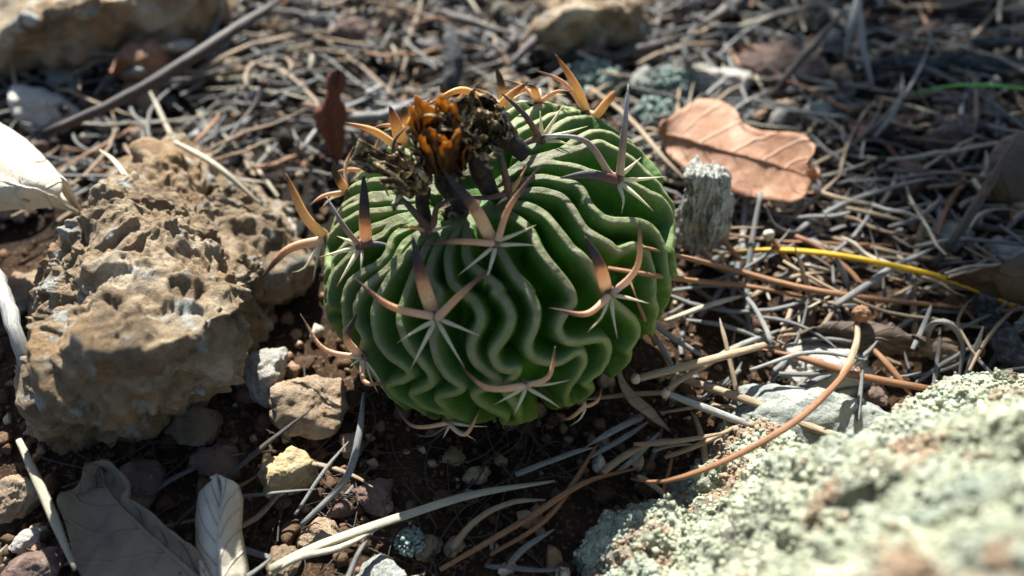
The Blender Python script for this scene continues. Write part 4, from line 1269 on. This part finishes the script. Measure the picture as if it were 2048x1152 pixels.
strand('twig', [(1960, 595, .004), (2005, 680, .006), (2060, 760, .006)], 42, 'bark', 'rough black bark twig ending at the lichen boulder', 'twig', flat=.9, rough=.0022, taper=(.7, 1, 1, .9), n=40, ns=18)
strand('twig', [(650, 235, .006), (760, 232, .008), (860, 190, .006)], 20, 'n_grey', 'grey stick lying behind the golden spines', 'twig', flat=.9, rough=.0005)
strand('twig', [(900, 190, .006), (905, 120, .012), (900, 50, .014)], 34, 'bark', 'dark broken twig end behind the flower heads', 'twig', flat=.9, rough=.0015, n=30, ns=14)
strand('twig', [(1090, 135, .004), (1230, 112, .006), (1380, 70, .006)], 20, 'n_dark', 'blackish twig behind the golden upright spine', 'twig', flat=.9, rough=.0005)
strand('twig', [(1700, 130, .004), (1900, 125, .006), (2100, 140, .004)], 34, 'bark', 'dark bark twig in the far shade above the green blade', 'twig', flat=.9, rough=.0015, n=40, ns=14)
strand('dry_pod', [(1240, 664, .014), (1236, 735, .012), (1258, 788, .009), (1300, 825, .006), (1340, 862, .002)], 34, 'leaf_grey', 'narrow grey-brown dry pod twisting down beside the cactus foot', 'pod', taper=(.22, .26, .38, 1, .9, .1), flat=.3, n=26, ns=12)
rq = random.Random(9)
for k in range(16):
    xx, yy = rq.uniform(0, 2040), rq.uniform(-30, 170)
    a, L = rq.uniform(0, 3.14), rq.uniform(60, 190)
    dx, dy = math.cos(a) * L / 2, math.sin(a) * L / 3
    mt, lab = rq.choice((('n_dark', 'dark'), ('bark', 'black bark'), ('n_grey', 'grey')))
    strand('twig', [(xx - dx, yy - dy, .004 + rq.random() * .004), (xx + rq.uniform(-12, 12), yy, .010), (xx + dx, yy + dy, .004 + rq.random() * .012)], rq.uniform(14, 26), mt, 'short ' + lab + ' twig lying ' + near(G(xx, yy)), 'twig', lab + ' twigs in the far litter', flat=.9, rough=.0006)
def bud():
    c = G(1722, 628, .010)
    D, Fk = ico(4)
    V = c + D * .0019 * (1 + .3 * fbm(D, 4, 3, 5))[:, None]
    return tag(obj('bud', V, Fk, M['n_brown'], uv=np.abs(D[:, :2])), 'small round brown bud on the shaded leaf fragment', 'bud')
bud()

# grey lichen tufts behind the plant
def tuft(px, py, wpx, label, seed):
    r = np.random.default_rng(seed)
    c = G(px, py, .002)
    z = float((c - CAM) @ FW)
    R = wpx / 2 * z / F
    n = 260
    p = unit(r.normal(size=(n, 3))) * R * r.random((n, 1)) ** .4
    p[:, 2] = np.abs(p[:, 2]) * .8
    Db, Fb = ico(2)
    V = c + p[:, None] + Db[None] * r.uniform(.06, .16, (n, 1, 1)) * R * (1 + .3 * r.normal(size=(n, len(Db), 1)))
    Fp = Fb[None] + (np.arange(n) * len(Db))[:, None, None]
    return tag(obj('lichen_tuft', V.reshape(-1, 3), Fp.reshape(-1, 3), M['grey_lichen']), label, 'lichen')
tuft(1190, 170, 110, 'grey-green lichen tuft behind the golden upright spine', 1)
tuft(1310, 235, 90, 'grey-green lichen tuft between the tall spine and the reddish leaf', 2)
tuft(1340, 170, 80, 'small grey-green lichen tuft by the round grey stone', 3)
tuft(820, 1085, 60, 'tiny bluish lichen tuft in the shaded soil', 4)

# ------------------------------------------------------------------ scattered needles
rs = np.random.default_rng(12)
cxy = np.array(BP[:2])
def blocked(P):
    for p in P:
        q, z = proj(p)
        if np.hypot((p[0] - cxy[0]) / .041, (p[1] - cxy[1] - .002) / .040) < 1:
            return True
        if rock_top(p[0], p[1]) > p[2] - .001:
            return True
    return False
big = [(G(300, 640, 0), .047), (G(200, 800, 0), .03), (G(480, 560, 0), .03)]
def in_rock(P):
    for p in P:
        for c, r in big:
            if np.hypot(p[0] - c[0], p[1] - c[1]) < r:
                return True
    return False
def density(x, y):
    # photo: thick litter behind and right of the plant, bare soil in front and left-front
    px, _ = proj(np.array([x, y, 0]))
    d = 1.0
    if px[1] > 720 and px[0] < 1250:
        d = .10
    if px[0] < 640 and px[1] > 480:
        d = .16
    return d
def needle_pts(x, y, a, L, bend, z0, z1, n):
    t = np.linspace(-.5, .5, n)
    dx, dy = math.cos(a), math.sin(a)
    P = np.stack([x + dx * L * t - dy * bend * (t * t - .12) * L, y + dy * L * t + dx * bend * (t * t - .12) * L, np.zeros(n)], -1)
    P[:, 2] = np.maximum(ground_h(P[:, 0], P[:, 1]), -.002) + np.interp(t, [-.5, .5], [z0, z1]) + .0006
    return P
KINDS = [('n_grey', .52, 'weathered grey pine needle lying loose in the litter', 'grey pine needles in the litter'),
         ('n_tan', .26, 'dry tan pine needle lying loose in the litter', 'tan pine needles in the litter'),
         ('n_pale', .15, 'bleached pale pine needle lying loose in the litter', 'pale pine needles in the litter'),
         ('n_brown', .07, 'rusty brown pine needle lying loose in the litter', 'brown pine needles in the litter')]
def sample():
    while True:
        y = -.06 + .34 * rs.random() ** 1.15
        half = .10 + .55 * (y + .10)
        x = rs.uniform(-half, half)
        if rs.random() > density(x, y):
            continue
        L = rs.choice((rs.uniform(.008, .02), rs.uniform(.016, .055)))
        a = rs.normal(.1, .75) if rs.random() < .6 else rs.uniform(0, math.pi)
        zl = rs.random() ** 1.4 * .010
        tl = rs.normal(0, .10) * L
        if rs.random() < .06:
            tl = rs.uniform(.2, .5) * L
        P = needle_pts(x, y, a, L, rs.normal(0, .35), max(0, zl - tl / 2), max(0, zl + tl / 2), 9)
        if blocked(P) or in_rock(P):
            continue
        return P
nind = 245
for i in range(nind):
    P = sample()
    q = rs.random()
    for mt, pr, lab, grp in KINDS:
        if q < pr:
            break
        q -= pr
    V, Fs, uv = tube(spline(P, 12), rs.uniform(.00055, .00095) * np.interp(np.linspace(0, 1, 12), [0, .1, .8, 1], [.8, 1, .9, .2]), 6, .7)
    Ln = np.linalg.norm(P[-1] - P[0])
    Lp = np.linalg.norm(np.diff(P, axis=0), axis=1).sum()
    tone = {'n_grey': 'weathered grey', 'n_tan': 'dry tan', 'n_pale': 'bleached pale', 'n_brown': 'rusty brown'}[mt]
    lab = ('short ' if Lp < .018 else 'long ' if Lp > .040 else '') + ('curved ' if Ln / Lp < .985 else 'straight ') + tone + ' pine needle ' + near(P.mean(0))
    tag(obj('pine_needle', V, Fs, M[mt], uv=uv), lab, 'pine needle', grp)
# fine root fibres in the bare soil
Vs, Fss, Us, o0 = [], [], [], 0
for i in range(200):
    x, y = rs.uniform(-.085, .06), rs.uniform(-.075, -.012)
    P = needle_pts(x, y, rs.uniform(0, 6.28), rs.uniform(.006, .028), rs.normal(0, .8), rs.random() * .002, rs.random() * .003, 9)
    V, Fq, uv = tube(P, rs.uniform(.00007, .00024), 4, cap=False)
    Vs.append(V)
    Fss.append(Fq + o0)
    Us.append(uv)
    o0 += len(V)
rf = obj('root_fibres', np.vstack(Vs), np.vstack(Fss), M['n_dark'], origin=np.zeros(3), uv=np.vstack(Us))
rf['kind'] = 'stuff'
rf['label'] = 'fine brown root fibres tangled in the bare soil'
rf['category'] = 'roots'
# the rest of the litter, too many to count
for mt, cnt in (('n_grey', 1350), ('n_tan', 520), ('n_pale', 240), ('n_brown', 130)):
    Vs, Fss, Us, o0 = [], [], [], 0
    for i in range(cnt):
        P = sample()
        P[:, 2] -= .001
        V, Fq, uv = tube(P, rs.uniform(.0004, .0008) * np.array([.7, 1, 1, 1, 1, .9, .8, .6, .2]), 5, .7, cap=False)
        Vs.append(V)
        Fss.append(Fq + o0)
        uv[:, 0] += i * 3.7
        Us.append(uv)
        o0 += len(V)
    lt = obj('needle_litter', np.vstack(Vs), np.vstack(Fss), M[mt], origin=np.zeros(3), uv=np.vstack(Us))
    lt['kind'] = 'stuff'
    lt['label'] = {'n_grey': 'grey', 'n_tan': 'tan', 'n_pale': 'pale', 'n_brown': 'brown'}[mt] + ' needle litter matted over the ground'
    lt['category'] = 'litter'

# ------------------------------------------------------------------ pine bough overhead (shades the far right of the litter)
SUNV = np.array([-TRAVEL[0] / _l * math.cos(SUN_EL), -TRAVEL[1] / _l * math.cos(SUN_EL), math.sin(SUN_EL)])
rb = random.Random(21)
bough_pts = [G(x, y, .005) + SUNV * h for x, y, h in ((2700, 420, .50), (2350, 330, .47), (2080, 250, .45), (1900, 140, .45), (1700, 0, .46), (1400, -110, .46), (1000, -150, .47), (500, -120, .47), (100, -110, .48))]
bough = empty('pine_branch', bough_pts[0], 'pine branch hanging overhead that shades the far litter', 'branch')
BP3 = spline(np.array(bough_pts), 30)
V, Fs, uv = tube(BP3, np.linspace(.006, .0016, 30), 8)
obj('limb', V, Fs, M['bark'], bough, uv=uv)
TUFTS = [(2000, 330), (1950, 200), (1830, 130), (1760, 60), (2060, 90), (1900, 20), (1700, -40), (2060, 470), (2000, 610), (2120, 640), (1870, 260), (1800, -80), (2080, 250), (1960, 100), (2150, 380), (1930, 430), (2200, 200), (1620, -60), (2100, 560), (1500, -120), (1380, -110), (1250, -130), (1120, -120), (1000, -140), (880, -120), (1450, -60), (1680, 40), (1980, 540), (1900, 330), (60, -90), (250, -90), (420, -100), (600, -120), (760, -130), (1820, 300), (1740, 180)]
for k, (tx, ty) in enumerate(TUFTS):
    p = G(tx, ty, .005) + SUNV * rb.uniform(.40, .52)
    j = int(np.argmin(np.linalg.norm(BP3 - p, axis=1)))
    if np.linalg.norm(BP3[j] - p) > .004:
        V, Fs, uv = tube(spline([BP3[j], (BP3[j] + p) / 2 + np.array([0, 0, -.008]), p], 8), .0012, 6)
        tw = obj('side_twig', V, Fs, M['bark'], bough, uv=uv)
    ax_ = unit(p - BP3[j] + np.array([0, 0, .01]))
    Vs, Fss, o0 = [], [], 0
    for q in range(60):
        d = unit(ax_ + 1.3 * unit(np.array([rb.gauss(0, 1) for _ in range(3)])))
        L = rb.uniform(.025, .045)
        V, Fq, uv = tube(np.array([p, p + d * L * .5 + np.array([0, 0, -.001]), p + d * L + np.array([0, 0, -.004])]), np.array([.0007, .0007, .0002]), 4, cap=False)
        Vs.append(V)
        Fss.append(Fq + o0)
        o0 += len(V)
    Vn = np.vstack(Vs)
    tf = obj('needle_tuft', Vn, np.vstack(Fss), M['n_green_pine'], bough, uv=np.abs(Vn[:, :2]))
